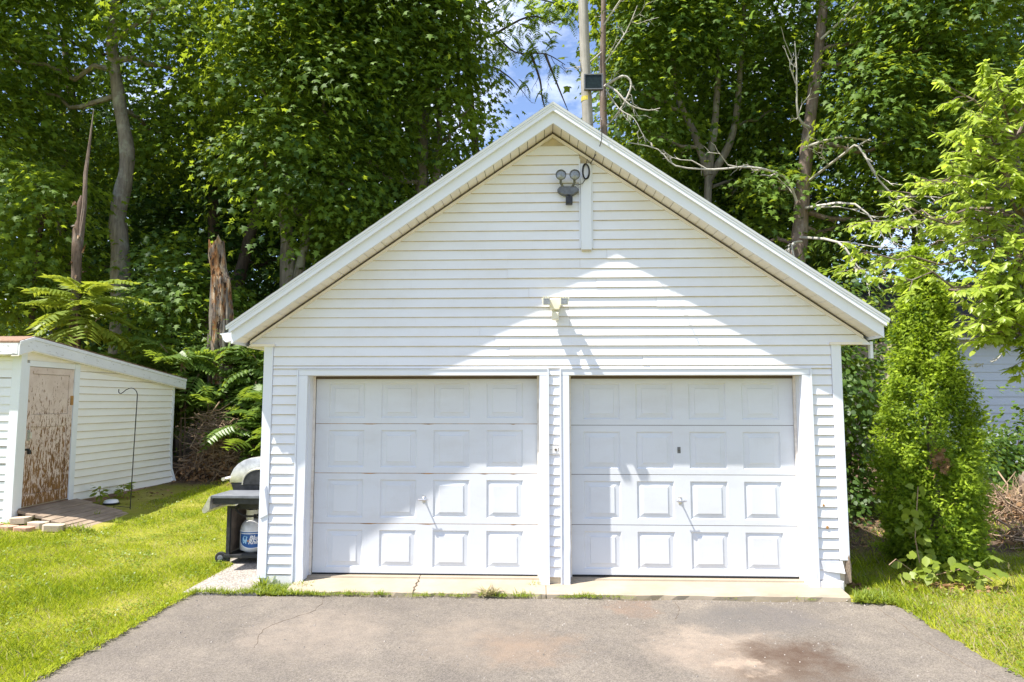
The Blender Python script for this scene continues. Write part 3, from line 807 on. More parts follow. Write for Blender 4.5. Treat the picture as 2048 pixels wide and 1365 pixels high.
# rake: fascia, upper mould, drip edge, soffit panels, frieze channel on the wall
roof = bpy.data.objects.new('roof', None); roof.location = (APX, 0, APZ); col.objects.link(roof); put(roof, garage)
EL, ER = -3.275, 3.515                            # eave tips of the fascia, x
YF = -OH
def rake(side):
    xt = EL if side < 0 else ER
    L = abs(xt - APX)
    def pt(t, dz, y): return (APX + side * L * t, y, APZ + dz - SL * L * t)
    # wide fascia board, plumb cut at the tail
    m = MB(); m.hexa([pt(0, 0.0, YF), pt(1, 0.0, YF), pt(1, 0.0, YF + 0.024), pt(0, 0.0, YF + 0.024)],
                     [pt(0, 0.150, YF), pt(1, 0.150, YF), pt(1, 0.150, YF + 0.024), pt(0, 0.150, YF + 0.024)])
    m.build('rake_fascia', M['trim'], roof)
    m = MB(); m.hexa([pt(0, 0.122, YF - 0.040), pt(1.004, 0.122, YF - 0.040), pt(1.004, 0.122, YF - 0.001), pt(0, 0.122, YF - 0.001)],
                     [pt(0, 0.190, YF - 0.040), pt(1.004, 0.190, YF - 0.040), pt(1.004, 0.190, YF - 0.001), pt(0, 0.190, YF - 0.001)])
    m.build('rake_mould', M['trim'], roof)
    m = MB(); m.hexa([pt(0, 0.188, YF - 0.052), pt(1.012, 0.188, YF - 0.052), pt(1.012, 0.188, YF - 0.002), pt(0, 0.188, YF - 0.002)],
                     [pt(0, 0.214, YF - 0.058), pt(1.012, 0.214, YF - 0.058), pt(1.012, 0.214, YF - 0.002), pt(0, 0.214, YF - 0.002)])
    m.build('drip_edge', M['trim'], roof)
    m = MB(); m.hexa([pt(0, 0.168, YF - 0.047), pt(1.01, 0.168, YF - 0.047), pt(1.01, 0.168, YF - 0.0405), pt(0, 0.168, YF - 0.0405)],
                     [pt(0, 0.186, YF - 0.047), pt(1.01, 0.186, YF - 0.047), pt(1.01, 0.186, YF - 0.0405), pt(0, 0.186, YF - 0.0405)])
    m.build('drip_bead', M['trim'], roof)
    # soffit panels
    n = 37
    for i in range(n):
        t0, t1 = i / n + 0.0009, (i + 1) / n - 0.0009
        dz = 0.012 + rnd.uniform(-0.0015, 0.0015)
        m = MB(); m.hexa([pt(t0, dz, YF + 0.026), pt(t1, dz, YF + 0.026), pt(t1, dz + 0.004, -0.002), pt(t0, dz + 0.004, -0.002)],
                         [pt(t0, dz + 0.012, YF + 0.026), pt(t1, dz + 0.012, YF + 0.026), pt(t1, dz + 0.016, -0.002), pt(t0, dz + 0.016, -0.002)])
        m.build('soffit_panel', M['soffit'], roof)
    m = MB(); m.hexa([pt(0, 0.034, YF + 0.025), pt(1, 0.034, YF + 0.025), pt(1, 0.034, DEP), pt(0, 0.034, DEP)],
                     [pt(0, 0.045, YF + 0.025), pt(1, 0.045, YF + 0.025), pt(1, 0.045, DEP), pt(0, 0.045, DEP)])
    m.build('roof_deck', M['gap'], roof)
    # frieze channel along the top of the boards
    tw = 0.975
    m = MB(); m.hexa([pt(0, -0.043, -0.042), pt(tw, -0.043, -0.042), pt(tw, -0.043, 0.0), pt(0, -0.043, 0.0)],
                     [pt(0, -0.012, -0.040), pt(tw, -0.012, -0.040), pt(tw, -0.012, 0.0), pt(0, -0.012, 0.0)])
    m.build('frieze_channel', M['soffit'], roof)
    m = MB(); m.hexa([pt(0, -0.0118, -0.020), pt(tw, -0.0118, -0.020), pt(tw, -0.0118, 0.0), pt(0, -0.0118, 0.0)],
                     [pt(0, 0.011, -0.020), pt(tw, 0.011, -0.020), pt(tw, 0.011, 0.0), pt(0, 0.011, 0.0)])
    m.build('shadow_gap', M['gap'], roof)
    # roof courses of shingles
    nc = 26
    for i in range(nc):
        t0, t1 = i / nc, (i + 1) / nc * 1.0 + 0.006
        t1 = min(t1, 1.02)
        m = MB(); m.hexa([pt(t0, 0.192, YF - 0.046), pt(t1, 0.206, YF - 0.046), pt(t1, 0.206, DEP + 0.3), pt(t0, 0.192, DEP + 0.3)],
                         [pt(t0, 0.2165, YF - 0.050 - rnd.uniform(0, 0.006)), pt(t1, 0.2205, YF - 0.050 - rnd.uniform(0, 0.006)), pt(t1, 0.2205, DEP + 0.3), pt(t0, 0.2165, DEP + 0.3)])
        m.build('shingle_course', M['shingle_grey'], roof)
    # eave board along the side
    xe = xt
    m = MB(); m.box(min(xe, xe - side * 0.02), max(xe, xe - side * 0.02), YF + 0.026, DEP + 0.25, APZ - SL * L - 0.0, APZ - SL * L + 0.15)
    m.build('eave_fascia', M['trim'], roof)
    # flat eave soffit and the boxed return at the wall
    zs_ = APZ - SL * L - 0.004
    xw = XL if side < 0 else XR
    m = MB(); m.box(min(xw + side * 0.02, xe - side * 0.022), max(xw + side * 0.02, xe - side * 0.022), 0.03, DEP + 0.2, zs_ - 0.01, zs_)
    m.build('eave_soffit', M['soffit'], roof)
    m = MB(); m.box(min(xw - side * 0.10, xe - side * 0.10), max(xw - side * 0.10, xe - side * 0.10), -0.046, 0.03, EVZ - 0.032, EVZ - 0.004)
    m.build('eave_return', M['soffit'], roof)
rake(-1); rake(1)
# gutter on the left eave, seen from its end
ge = APZ - SL * (APX - EL)
def gut(m):
    ringo = [(EL - 0.002, ge + 0.13), (EL - 0.002, ge + 0.035), (EL - 0.07, ge + 0.018), (EL - 0.10, ge + 0.045), (EL - 0.118, ge + 0.095), (EL - 0.135, ge + 0.10), (EL - 0.135, ge + 0.112), (EL - 0.112, ge + 0.112), (EL - 0.092, ge + 0.055), (EL - 0.066, ge + 0.032), (EL - 0.012, ge + 0.045), (EL - 0.012, ge + 0.13)]
    m.prism([(x, YF + 0.03, z) for x, z in ringo], (0, DEP + 0.2, 0))
    m.prism([(x, YF + 0.024, z) for x, z in ringo[:8]], (0, 0.005, 0))
part('gutter', M['trim'], gut, roof)
part('downspout', M['trim'], lambda m: (m.box(XR + 0.345, XR + 0.375, 0.02, 0.07, 2.44, 2.62)), roof)

# twin grey floodlight under the gable peak
def lamp_head(m, m2, c, r, d=0.06):
    m.lathe([(r * 0.45, 0.07), (r * 0.7, 0.05), (r, 0.0), (r * 1.02, -0.012), (r * 0.9, -0.016), (r * 0.86, -0.004)], c, 20, 'y')
    m2.lathe([(r * 0.86, -0.004), (r * 0.55, -0.009), (r * 0.16, -0.012), (r * 0.14, -0.020)], c, 20, 'y')
fl = thing('flood_lamp', 'grey twin-head floodlight under the gable peak', 'floodlight', (0.33, -0.02, 4.25))
for hx in (0.235, 0.385):
    a, b = MB(), MB(); lamp_head(a, b, (hx, -0.15, 4.435), 0.058)
    a.tube([(hx, -0.09, 4.41), (hx, -0.085, 4.37), (hx + (0.31 - hx) * 0.3, -0.06, 4.33)], 0.014, 8)
    h = a.build('lamp_head', M['grey_steel'], fl, smooth=True); b.build('lens', M['lens'], h, smooth=True)
m = MB(); m.prism([(0.195, -0.075, 4.30), (0.225, -0.075, 4.335), (0.40, -0.075, 4.335), (0.435, -0.075, 4.30), (0.425, -0.075, 4.27), (0.365, -0.075, 4.235), (0.265, -0.075, 4.235), (0.205, -0.075, 4.27)], (0, 0.06, 0))
m.build('body', M['grey_steel'], fl, bevel=0.008)
m = MB(); m.tube([(0.325, -0.06, 4.24), (0.325, -0.075, 4.21)], 0.018, 8); m.box(0.288, 0.362, -0.12, -0.05, 4.125, 4.212)
m.build('motion_sensor', M['dark_metal'], fl, bevel=0.008)
# loop of black cable beside it, and the drop wire from the pole
m = MB()
for k in range(4):
    c = Vector((0.515 + rnd.uniform(-0.01, 0.01), -0.055 - 0.006 * k, 4.50 + rnd.uniform(-0.01, 0.01)))
    m.tube([c + Vector((0.035 * cos(t) , 0, 0.085 * sin(t))) for t in np.linspace(0, 2 * pi, 21)], 0.004, 5, cap=False)
m.tube([(0.51, -0.06, 4.42), (0.47, -0.07, 4.36), (0.42, -0.09, 4.34), (0.39, -0.09, 4.345)], 0.004, 5)
m.tube([(0.515, -0.06, 4.58), (0.53, -0.06, 4.64), (0.55, -0.06, 4.60)], 0.0045, 5)
m.tube(smooth_path([(0.56, -0.06, 4.585), (0.62, -0.20, 4.66), (0.655, -0.37, 4.72), (0.66, -0.385, 4.86), (0.65, -0.38, 4.98), (0.75, 2.0, 5.9), (1.12, 8.75, 8.6)], 5), 0.0045, 5)
tag(m.build('cable', M['black_metal']), 'black cable looped on the gable post cover and rising over the roof', 'cable')

# cream motion light above the doors
ml = thing('motion_light', 'cream twin-head motion light above the doors', 'wall lamp', (0.166, -0.01, 3.0))
m = MB(); m.prism([(0.11, -0.02, 3.085), (0.225, -0.02, 3.085), (0.235, -0.02, 3.03), (0.21, -0.02, 2.965), (0.12, -0.02, 2.965), (0.10, -0.02, 3.03)], (0, -0.10, 0)); m.build('body', M['cream_plastic'], ml, bevel=0.008)
for hx, s in ((0.072, -1), (0.258, 1)):
    m = MB(); 
    m.hexa([(hx - 0.042, -0.235, 3.00), (hx + 0.042, -0.235, 3.00), (hx + 0.03, -0.10, 3.015), (hx - 0.03, -0.10, 3.015)],
           [(hx - 0.042 + 0.012 * s, -0.235, 3.075), (hx + 0.042 + 0.012 * s, -0.235, 3.085), (hx + 0.03, -0.10, 3.075), (hx - 0.03, -0.10, 3.075)])
    for k in range(3): m.box(hx - 0.036 + 0.028 * k, hx - 0.026 + 0.028 * k, -0.245, -0.12, 3.08, 3.094)
    m.tube([(hx - 0.3 * s * 0.2, -0.11, 3.03), (0.166 + 0.04 * s, -0.09, 3.02)], 0.014, 8)
    h = m.build('lamp_head', M['cream_plastic'], ml)
    MB().box(hx - 0.034, hx + 0.034, -0.2385, -0.2352, 3.008, 3.066).build('lens', M['lens'], h)
m = MB(); m.tube([(0.166, -0.06, 2.97), (0.166, -0.08, 2.93)], 0.016, 8); m.box(0.128, 0.204, -0.13, -0.04, 2.855, 2.935); m.build('motion_sensor', M['cream_plastic'], ml, bevel=0.01)

# ------------------------------------------------------------------ shed
XS = -7.66; YS = 2.37; YE = 6.62
shed = thing('shed', 'low white shed with a pink peeling door and lean-to roof', 'shed', (XS - 1.5, 4.4, 0.25))
part('wall', M['under'], lambda m: m.prism([(XS - 0.02, YS + 0.02, 0.16), (XS - 0.02, YE, 0.33), (XS - 0.02, YE, 2.40), (XS - 0.02, YS + 0.02, 2.80)], (-3.2, 0, 0)), shed)
h = 0.125
def shed_top(y): return 2.765 - (y - 2.3) * 0.0925
# side boards beside the door, the lowest ones flaring out at the far end
z = 0.36; k = 0
while z < shed_top(3.6) - 0.06:
    y0 = 3.655
    yt = min(YE - 0.07, 2.3 + (2.73 - z) / 0.0925)
    if yt > y0 + 0.2:
        m = MB(); n = 12
        fl_ = max(0, 1 - k / 5.0) ** 1.6 * 0.10; flu = max(0, 1 - (k + 1) / 5.0) ** 1.6 * 0.10
        prof = [(0, 0, 0), (0.020, 0, 0), (0.020, 0, 0.009), (0.003, 1, h), (0, 1, h)]
        for i in range(n + 1):
            t = i / n; y = y0 + (yt - y0) * t; b = max(0, (t - 0.45) / 0.55) ** 2
            zo = -0.035 * t * max(0, 1 - k / 6)
            for (px, w, pz) in prof:
                m.v.append((XS + px + b * (flu if w else fl_), y, z + pz + zo))
        q = len(prof)
        for i in range(n):
            for j in range(q): m.f.append((i*q+j, i*q+(j+1) % q, (i+1)*q+(j+1) % q, (i+1)*q+j))
        m.f += [tuple(range(q)), tuple(range((n+1)*q - 1, n*q - 1, -1))]
        sb = m.build('siding_board', M['shed_siding'], shed)
        sb.data.materials.append(M['hem'])  # lowest faces coloured tan to paint the shade under each lap
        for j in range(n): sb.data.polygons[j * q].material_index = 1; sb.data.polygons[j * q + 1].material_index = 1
    z += h; k += 1
# front boards left of the corner
me = MB(); 
prof = [(0, 0), (-0.0165, 0), (-0.0155, 0.01), (-0.003, h + 0.003), (0, h + 0.003)]
me.prism([(XS - 0.10, y, z_) for y, z_ in prof], (-2.9, 0, 0)); me = me.mesh('siding_board', M['siding']); paint_hem_shade(me)
z = 0.20
while z < 2.62:
    link('siding_board', me, shed, (0, YS, z), (0, R(rnd.uniform(-0.1, 0.1)), 0)); z += h
part('corner_board', M['trim'], lambda m: m.box(XS - 0.115, XS + 0.022, YS - 0.024, YS + 0.095, 0.17, 2.72), shed, 0.004)
part('corner_board', M['trim'], lambda m: m.prism([(XS + 0.002, YE - 0.072, 2.36), (XS + 0.024, YE - 0.072, 2.36), (XS + 0.024, YE - 0.072, 1.0), (XS + 0.045, YE - 0.072, 0.62), (XS + 0.13, YE - 0.072, 0.36), (XS + 0.105, YE - 0.072, 0.35), (XS + 0.02, YE - 0.072, 0.62), (XS + 0.002, YE - 0.072, 1.0)], (0, 0.075, 0)), shed)
part('door_frame', M['trim'], lambda m: m.box(XS - 0.02, XS + 0.016, 2.467, 2.530, 0.42, 2.56), shed)
part('door_frame', M['trim'], lambda m: m.box(XS - 0.02, XS + 0.022, 3.535, 3.652, 0.36, 2.60), shed, 0.003)
part('door_frame', M['siding'], lambda m: m.box(XS - 0.02, XS + 0.014, 2.531, 3.534, 2.515, 2.60), shed)
part('header_board', M['soffit'], lambda m: m.prism([(XS + 0.001, 2.468, 2.603), (XS + 0.001, 3.55, 2.603), (XS + 0.001, 3.55, 2.66), (XS + 0.001, 2.468, 2.74)], (0.01, 0, 0)), shed)
part('header_board', M['soffit'], lambda m: m.prism([(XS + 0.001, 3.655, 2.51), (XS + 0.001, YE - 0.1, 2.275), (XS + 0.001, YE - 0.1, 2.38), (XS + 0.001, 3.655, 2.64)], (0.019, 0, 0)), shed)
part('sill_board', M['foundation'], lambda m: m.prism([(XS + 0.004, 3.66, 0.20), (XS + 0.004, YE, 0.28), (XS + 0.10, YE, 0.345), (XS + 0.02, 4.9, 0.345), (XS + 0.004, 3.66, 0.36)], (0.03, 0, 0)), shed)
part('sill_board', M['foundation'], lambda m: m.box(XS - 0.01, XS + 0.02, 2.46, 3.65, 0.20, 0.415), shed)
# the door: stiles, rails, panels of old pink paint
dr = bpy.data.objects.new('door', None); dr.location = (XS, 3.0, 0.43); col.objects.link(dr); put(dr, shed)
dy0, dy1, dz0, dz1 = 2.533, 3.530, 0.43, 2.505
def dpart(name, y0, y1, z0, z1, d, mt=M['peel']):
    MB().box(XS - 0.025, XS + d, y0, y1, z0, z1).build(name, mt, dr, bevel=0.002)
dpart('stile', dy0, dy0 + 0.10, dz0, dz1, 0.004); dpart('stile', dy1 - 0.10, dy1, dz0, dz1, 0.004)
dpart('rail', dy0 + 0.1005, dy1 - 0.1005, dz1 - 0.10, dz1, 0.004)
dpart('rail', dy0 + 0.1005, dy1 - 0.1005, 1.60, 1.79, 0.004)
dpart('rail', dy0 + 0.1005, dy1 - 0.1005, dz0, dz0 + 0.17, 0.004)
dpart('panel', dy0 + 0.104, dy1 - 0.104, 1.794, dz1 - 0.104, -0.010)
dpart('panel', dy0 + 0.104, dy1 - 0.104, dz0 + 0.174, 1.596, -0.010)
MB().box(XS - 0.03, XS - 0.020, dy0 + 0.02, dy1 - 0.02, dz0 + 0.02, dz1 - 0.02).build('backing', M['gap'], dr)
m = MB(); m.box(XS + 0.0042, XS + 0.02, dy0 + 0.03, dy0 + 0.075, 1.40, 1.56); m.tube([(XS + 0.01, dy0 + 0.05, 1.53), (XS + 0.06, dy0 + 0.05, 1.52), (XS + 0.06, dy0 + 0.05, 1.44), (XS + 0.01, dy0 + 0.05, 1.43)], 0.009, 6)
m.build('handle', M['chrome'], dr)
m = MB(); m.box(XS + 0.0042, XS + 0.014, dy0 - 0.02, dy0 + 0.10, 1.255, 1.285); m.box(XS + 0.014, XS + 0.04, dy0 + 0.05, dy0 + 0.10, 1.20, 1.262)
m.build('padlock', M['dark_metal'], dr)
MB().box(XS + 0.0042, XS + 0.012, dy1 - 0.06, dy1 + 0.012, 1.93, 2.08).build('hinge', M['rust'], dr)
# roof
prof = [(2.16, 2.865), (2.44, 2.955), (6.88, 2.475)]
def shed_roof(m):
    up = [(XS + 0.12, y, z) for y, z in prof]; lo = [(XS + 0.12, y, z - 0.03) for y, z in prof]
    m.prism(up + lo[::-1], (-3.5, 0, 0))
srf = part('roof', M['shingle_brown'], shed_roof, shed)
for i in range(22):
    t0 = i / 22; y0 = 2.44 + (6.88 - 2.44) * t0; y1 = y0 + 0.215; 
    zz = lambda y: 2.955 - (y - 2.44) * 0.1081
    MB().hexa([(XS + 0.135, y0, zz(y0) + 0.001), (XS - 3.38, y0, zz(y0) + 0.001), (XS - 3.38, y1, zz(y1) + 0.001), (XS + 0.135, y1, zz(y1) + 0.001)],
              [(XS + 0.135, y0, zz(y0) + 0.005), (XS - 3.38, y0, zz(y0) + 0.005), (XS - 3.38, y1, zz(y1) + 0.013), (XS + 0.135, y1, zz(y1) + 0.013)]).build('shingle_course', M['shingle_brown'], srf)
def sfas(m, dz0, dz1, x0, x1):
    pr = [(2.165, 2.862), (2.44, 2.95), (6.875, 2.47)]
    ring = [(x0, y, z + dz1) for y, z in pr] + [(x0, y, z + dz0) for y, z in pr[::-1]]
    m.prism(ring, (x1 - x0, 0, 0))
part('rake_fascia', M['fascia_old'], lambda m: sfas(m, -0.205, -0.055, XS + 0.10, XS + 0.125), shed)
part('rake_mould', M['fascia_old'], lambda m: sfas(m, -0.053, -0.004, XS + 0.10, XS + 0.137), shed)
part('rake_soffit', M['soffit'], lambda m: sfas(m, -0.222, -0.207, XS + 0.001, XS + 0.118), shed)
part('eave_fascia', M['fascia_old'], lambda m: m.box(XS - 3.4, XS + 0.098, 2.162, 2.185, 2.665, 2.845), shed, 0.002)
part('eave_soffit', M['soffit'], lambda m: m.box(XS - 3.4, XS - 0.12, 2.19, YS - 0.026, 2.655, 2.67), shed)

# ramp of old planks up to the shed door
ramp = thing('plank_ramp', 'weathered plank ramp sloping from the pink shed door to the lawn', 'ramp', (-6.9, 2.9, 0.2))
def ramp_z(x): return 0.405 + (x - (XS + 0.03)) * (-0.255 / 1.32)
x = XS + 0.03
for k, w in enumerate((0.165, 0.14, 0.15, 0.15, 0.175, 0.115, 0.13, 0.125, 0.16)):
    t = (x - XS) / 1.35
    yn = 2.46 - 0.36 * t + rnd.uniform(-0.025, 0.025); yf = 3.74 - 0.32 * t + rnd.uniform(-0.03, 0.03)
    za, zb = ramp_z(x), ramp_z(x + w - 0.017)
    q = rnd.uniform(-0.006, 0.006)
    MB().hexa([(x, yn, za - 0.045), (x + w - 0.017, yn + q, zb - 0.045), (x + w - 0.017, yf, zb - 0.045), (x, yf + q, za - 0.045)],
              [(x, yn, za + q), (x + w - 0.017, yn + q, zb + q), (x + w - 0.017, yf, zb - q), (x, yf + q, za - q)]).build('plank', M['plank'], ramp, bevel=0.007)
    x += w
for yy in (2.5, 3.35):
    MB().hexa([(XS + 0.06, yy, 0.16), (-6.32, yy, 0.05), (-6.32, yy + 0.05, 0.05), (XS + 0.06, yy + 0.05, 0.16)],
              [(XS + 0.06, yy, ramp_z(XS + 0.06) - 0.05), (-6.32, yy, ramp_z(-6.32) - 0.05), (-6.32, yy + 0.05, ramp_z(-6.32) - 0.05), (XS + 0.06, yy + 0.05, ramp_z(XS + 0.06) - 0.05)]).build('bearer', M['foundation'], ramp)

# loose paving bricks in front of the shed corner
bricks = [(-7.46, 2.30, 0.30, 8, 'brick_tan', 'tan paving brick leaning nearest the shed corner post'),
          (-7.11, 2.18, 0.255, -6, 'brick_tan', 'tan paving brick in the middle of the upper three'),
          (-6.77, 2.03, 0.25, 14, 'brick_tan', 'tan paving brick nearest the foot of the plank ramp'),
          (-7.68, 2.06, 0.235, 3, 'brick_red', 'red paving brick directly below the shed corner post'),
          (-7.42, 2.02, 0.23, -5, 'brick_red', 'red paving brick sunk in grass beside the shed corner'),
          (-7.15, 1.97, 0.225, 4, 'brick_red', 'red paving brick sunk in grass below the tan bricks')]
for (x, y, z, a, mt, lb) in bricks:
    m = MB(); w, d, hh = (0.13, 0.085, 0.058) if mt == 'brick_tan' else (0.115, 0.09, 0.07)
    c = 0.035
    m.prism([(-w, -d + c, -hh), (-w + c, -d, -hh), (w - c, -d, -hh), (w, -d + c, -hh), (w, d - c, -hh), (w - c, d, -hh), (-w + c, d, -hh), (-w, d - c, -hh)], (0, 0, hh + 0.03))
    o = m.build('paving_brick', M[mt], None, bevel=0.006); o.location = (x, y, z); o.rotation_euler = (R(rnd.uniform(-3, 3)), R(rnd.uniform(-5, 5)), R(a))
    tag(o, lb, 'brick', 'loose paving bricks by the shed corner')
# upturned white pan with a dark rim
pn = thing('upturned_pan', 'small white upturned pan on the ground by the shed wall', 'pan', (-7.22, 4.0, 0.28))
MB().lathe([(0.125, 0.0), (0.13, 0.012), (0.118, 0.02)], (-7.22, 4.0, 0.275), 20).build('rim', M['dark_metal'], pn, smooth=True)
MB().lathe([(0.115, 0.0205), (0.105, 0.055), (0.08, 0.066), (0.0, 0.068)], (-7.22, 4.0, 0.275), 20).build('bowl', M['label_white'], pn, smooth=True)
# shepherd's hook
hk = thing('garden_hook', 'tall black shepherd hook standing in front of the shed wall', 'garden hook', (-6.72, 3.72, 0.22))
bx, by = -6.72, 3.72
pts = [(bx, by, 0.1), (bx + 0.015, by, 1.2), (bx + 0.03, by, 2.05)]
arc = [(bx + 0.03 - 0.11 + 0.11 * cos(t), by, 2.08 + 0.13 * sin(t)) for t in np.linspace(0.1, pi * 0.60, 9)]
arc += [(bx - 0.17, by, 2.18), (bx - 0.215, by, 2.14), (bx - 0.25, by, 2.12), (bx - 0.28, by, 2.125), (bx - 0.292, by, 2.15), (bx - 0.29, by, 2.19)]
MB().tube(pts + arc, 0.0075, 8).build('hook_rod', M['black_metal'], hk, smooth=True)
MB().tube([(bx, by, 0.26), (bx - 0.26, by - 0.02, 0.28), (bx - 0.28, by - 0.02, 0.12)], 0.006, 6).build('foot_prong', M['black_metal'], hk)

# ------------------------------------------------------------------ grill and gas tank
gr = thing('gas_grill', 'old gas grill with dull silver lid parked beside the garage corner', 'grill', (-3.5, 1.2, 0.03))
# facing left; its side shelf comes towards the camera
def arch(x0, x1, z0, hgt, n=12):
    c = []
    for i in range(n + 1):
        t = pi * (1 - i / n); c.append(((x0 + x1) / 2 + (x1 - x0) / 2 * cos(t), z0 + hgt * sin(t) ** 0.85 if 0 < i < n else z0))
    return c
gy0, gy1 = 0.98, 1.60
def lid(m):
    a = arch(-3.83, -3.12, 0.985, 0.315); bt = arch(-3.80, -3.15, 0.985, 0.285)
    m.prism([(x, gy0, z) for x, z in a], (0, gy1 - gy0, 0))
part('lid', M['lid'], lid, gr, 0.012, True)
def endcap(m):
    a = arch(-3.66, -3.24, 0.965, 0.19)
    m.prism([(x, gy0 - 0.012, z) for x, z in a], (0, 0.014, 0))
part('lid_endcap', M['dark_metal'], endcap, gr, 0.004)
def capring(m):
    a = arch(-3.66, -3.24, 0.965, 0.19, 16)
    m.tube([(x, gy0 - 0.008, z) for x, z in a], 0.012, 6)
part('endcap_trim', M['lid'], capring, gr, 0, True)
part('handle', M['lid'], lambda m: (m.tube([(-3.90, gy0 - 0.02, 1.03), (-3.905, gy0 + 0.3, 1.03), (-3.90, gy1 + 0.02, 1.03)], 0.022, 8), m.tube([(-3.81, gy0 + 0.03, 1.05), (-3.90, gy0 + 0.02, 1.03)], 0.018, 6)), gr, 0, True)
part('firebox', M['dark_metal'], lambda m: m.hexa([(-3.72, gy0 + 0.02, 0.72), (-3.2, gy0 + 0.02, 0.72), (-3.2, gy1, 0.72), (-3.72, gy1, 0.72)], [(-3.81, gy0 + 0.005, 0.982), (-3.14, gy0 + 0.005, 0.982), (-3.14, gy1, 0.982), (-3.81, gy1, 0.982)]), gr)
part('side_shelf', M['shelf'], lambda m: m.box(-3.80, -3.16, 0.46, 0.955, 0.868, 0.902), gr, 0.006)
part('control_panel', M['lid'], lambda m: m.prism([(-3.80, 0.45, 0.895), (-3.815, 0.45, 0.89), (-3.895, 0.45, 0.74), (-3.885, 0.45, 0.705), (-3.86, 0.45, 0.70), (-3.81, 0.45, 0.74)], (0, 1.15, 0)), gr)
for kk in range(3):
    part('knob', M['black_rubber'], lambda m: m.lathe([(0.028, 0), (0.024, -0.03)], (-3.86, 0.72 + 0.3 * kk, 0.80), 12, 'x'), gr)
part('burner_pan', M['dark_metal'], lambda m: m.box(-3.79, -3.17, 0.50, 0.94, 0.80, 0.866), gr)
for (x, y) in ((-3.79, 0.93), (-3.79, 1.55), (-3.2, 0.93), (-3.2, 1.55)):
    part('leg', M['dark_metal'], lambda m: m.box(x - 0.022, x + 0.022, y - 0.02, y + 0.02, 0.055, 0.80), gr, 0.003)
part('cart_panel', M['cart_panel'], lambda m: m.box(-3.768, -3.222, 1.52, 1.54, 0.14, 0.79), gr)
part('cabinet_door', M['cart_panel'], lambda m: m.box(-3.806, -3.794, 0.955, 1.525, 0.145, 0.79), gr)
part('cross_rail', M['dark_metal'], lambda m: m.box(-3.768, -3.222, 0.915, 0.945, 0.68, 0.745), gr)
part('bottom_shelf', M['dark_metal'], lambda m: m.box(-3.83, -3.16, 0.90, 1.58, 0.10, 0.138), gr, 0.004)
for y in (0.93, 1.60):
    whl = MB().lathe([(0.03, -0.022), (0.062, -0.02), (0.07, -0.012), (0.07, 0.012), (0.062, 0.02), (0.03, 0.022)], (-3.875, y, 0.098), 22, 'y').build('wheel', M['black_rubber'], gr, smooth=True)
    MB().lathe([(0.035, -0.026), (0.02, -0.03)], (-3.875, y, 0.098), 14, 'y').build('hub', M['shelf'], whl)
part('gas_hose', M['black_rubber'], lambda m: m.tube(smooth_path([(-3.72, 0.88, 0.77), (-3.66, 0.86, 0.66), (-3.58, 0.90, 0.60), (-3.45, 0.95, 0.595), (-3.4, 1.05, 0.60)], 4), 0.012, 7), gr, 0, True)
part('burner_tube', M['lid'], lambda m: m.tube(smooth_path([(-3.76, 0.62, 0.76), (-3.66, 0.60, 0.775), (-3.56, 0.60, 0.78), (-3.54, 0.62, 0.83)], 4), 0.012, 7), gr, 0, True)

tx, ty, tz, tr = -3.575, 1.13, 0.142, 0.150
tk = thing('gas_cylinder', 'grey propane cylinder with blue label on the lower grill shelf', 'gas cylinder', (tx, ty, tz))
MB().lathe([(0.10, 0.0), (0.105, 0.02), (tr - 0.01, 0.024), (tr, 0.05), (tr, 0.26), (tr - 0.008, 0.30), (tr - 0.03, 0.345), (0.08, 0.385), (0.03, 0.40)], (tx, ty, tz), 36).build('tank_body', M['tank'], tk, smooth=True)
m = MB()
for k in range(26):                             # open collar: guard ring with a gap
    t0, t1 = -0.9 * pi + k * 0.06 * pi, -0.9 * pi + (k + 1) * 0.06 * pi
    zb = 0.385 if k not in (9, 10, 11, 12, 13) else 0.455
    rr = 0.085
    m.hexa([(tx + rr*cos(t0), ty + rr*sin(t0), tz + zb), (tx + rr*cos(t1), ty + rr*sin(t1), tz + zb), (tx + (rr-0.005)*cos(t1), ty + (rr-0.005)*sin(t1), tz + zb), (tx + (rr-0.005)*cos(t0), ty + (rr-0.005)*sin(t0), tz + zb)],
           [(tx + rr*cos(t0), ty + rr*sin(t0), tz + 0.505), (tx + rr*cos(t1), ty + rr*sin(t1), tz + 0.505), (tx + (rr-0.005)*cos(t1), ty + (rr-0.005)*sin(t1), tz + 0.505), (tx + (rr-0.005)*cos(t0), ty + (rr-0.005)*sin(t0), tz + 0.505)])
m.build('collar', M['cream_plastic'], tk)
MB().lathe([(0.03, 0.395), (0.028, 0.45), (0.034, 0.455), (0.034, 0.475)], (tx, ty, tz), 12).build('valve', M['dark_metal'], tk)
# the label wraps the side of the tank that looks towards the yard
FACE = math.atan2(-1.0, 0.40)
def wrap(u, v, lift): 
    a = FACE + u / tr
    return (tx + (tr + lift) * cos(a), ty + (tr + lift) * sin(a), tz + v)
def wrapped(name, pts2, faces, mat, lift, parent):
    m = MB(); m.v = [wrap(u, v, lift) for u, v in pts2]; m.f = faces
    o = m.build(name, mat, parent); return o
def band(name, fn, mat, lift, n=40, u0=-0.19, u1=0.19):
    pts = []; fc = []
    for i in range(n + 1):
        u = u0 + (u1 - u0) * i / n; lo, hi = fn(u); pts += [(u, lo), (u, hi)]
        if i: fc.append((2*i-2, 2*i, 2*i+1, 2*i-1))
    return wrapped(name, pts, fc, mat, lift, tk)
ell = lambda a, b, c: (lambda u: (c - b * sqrt(max(0, 1 - (u / a) ** 2)), c + 0.005 + 0.42 * b * sqrt(max(0, 1 - (u / a) ** 2)) + 0.028))
band('label_band', lambda u: (0.232, 0.262), M['label_white'], 0.0008)
band('label_strip', lambda u: (0.236, 0.250), M['tank_blue'], 0.0016)
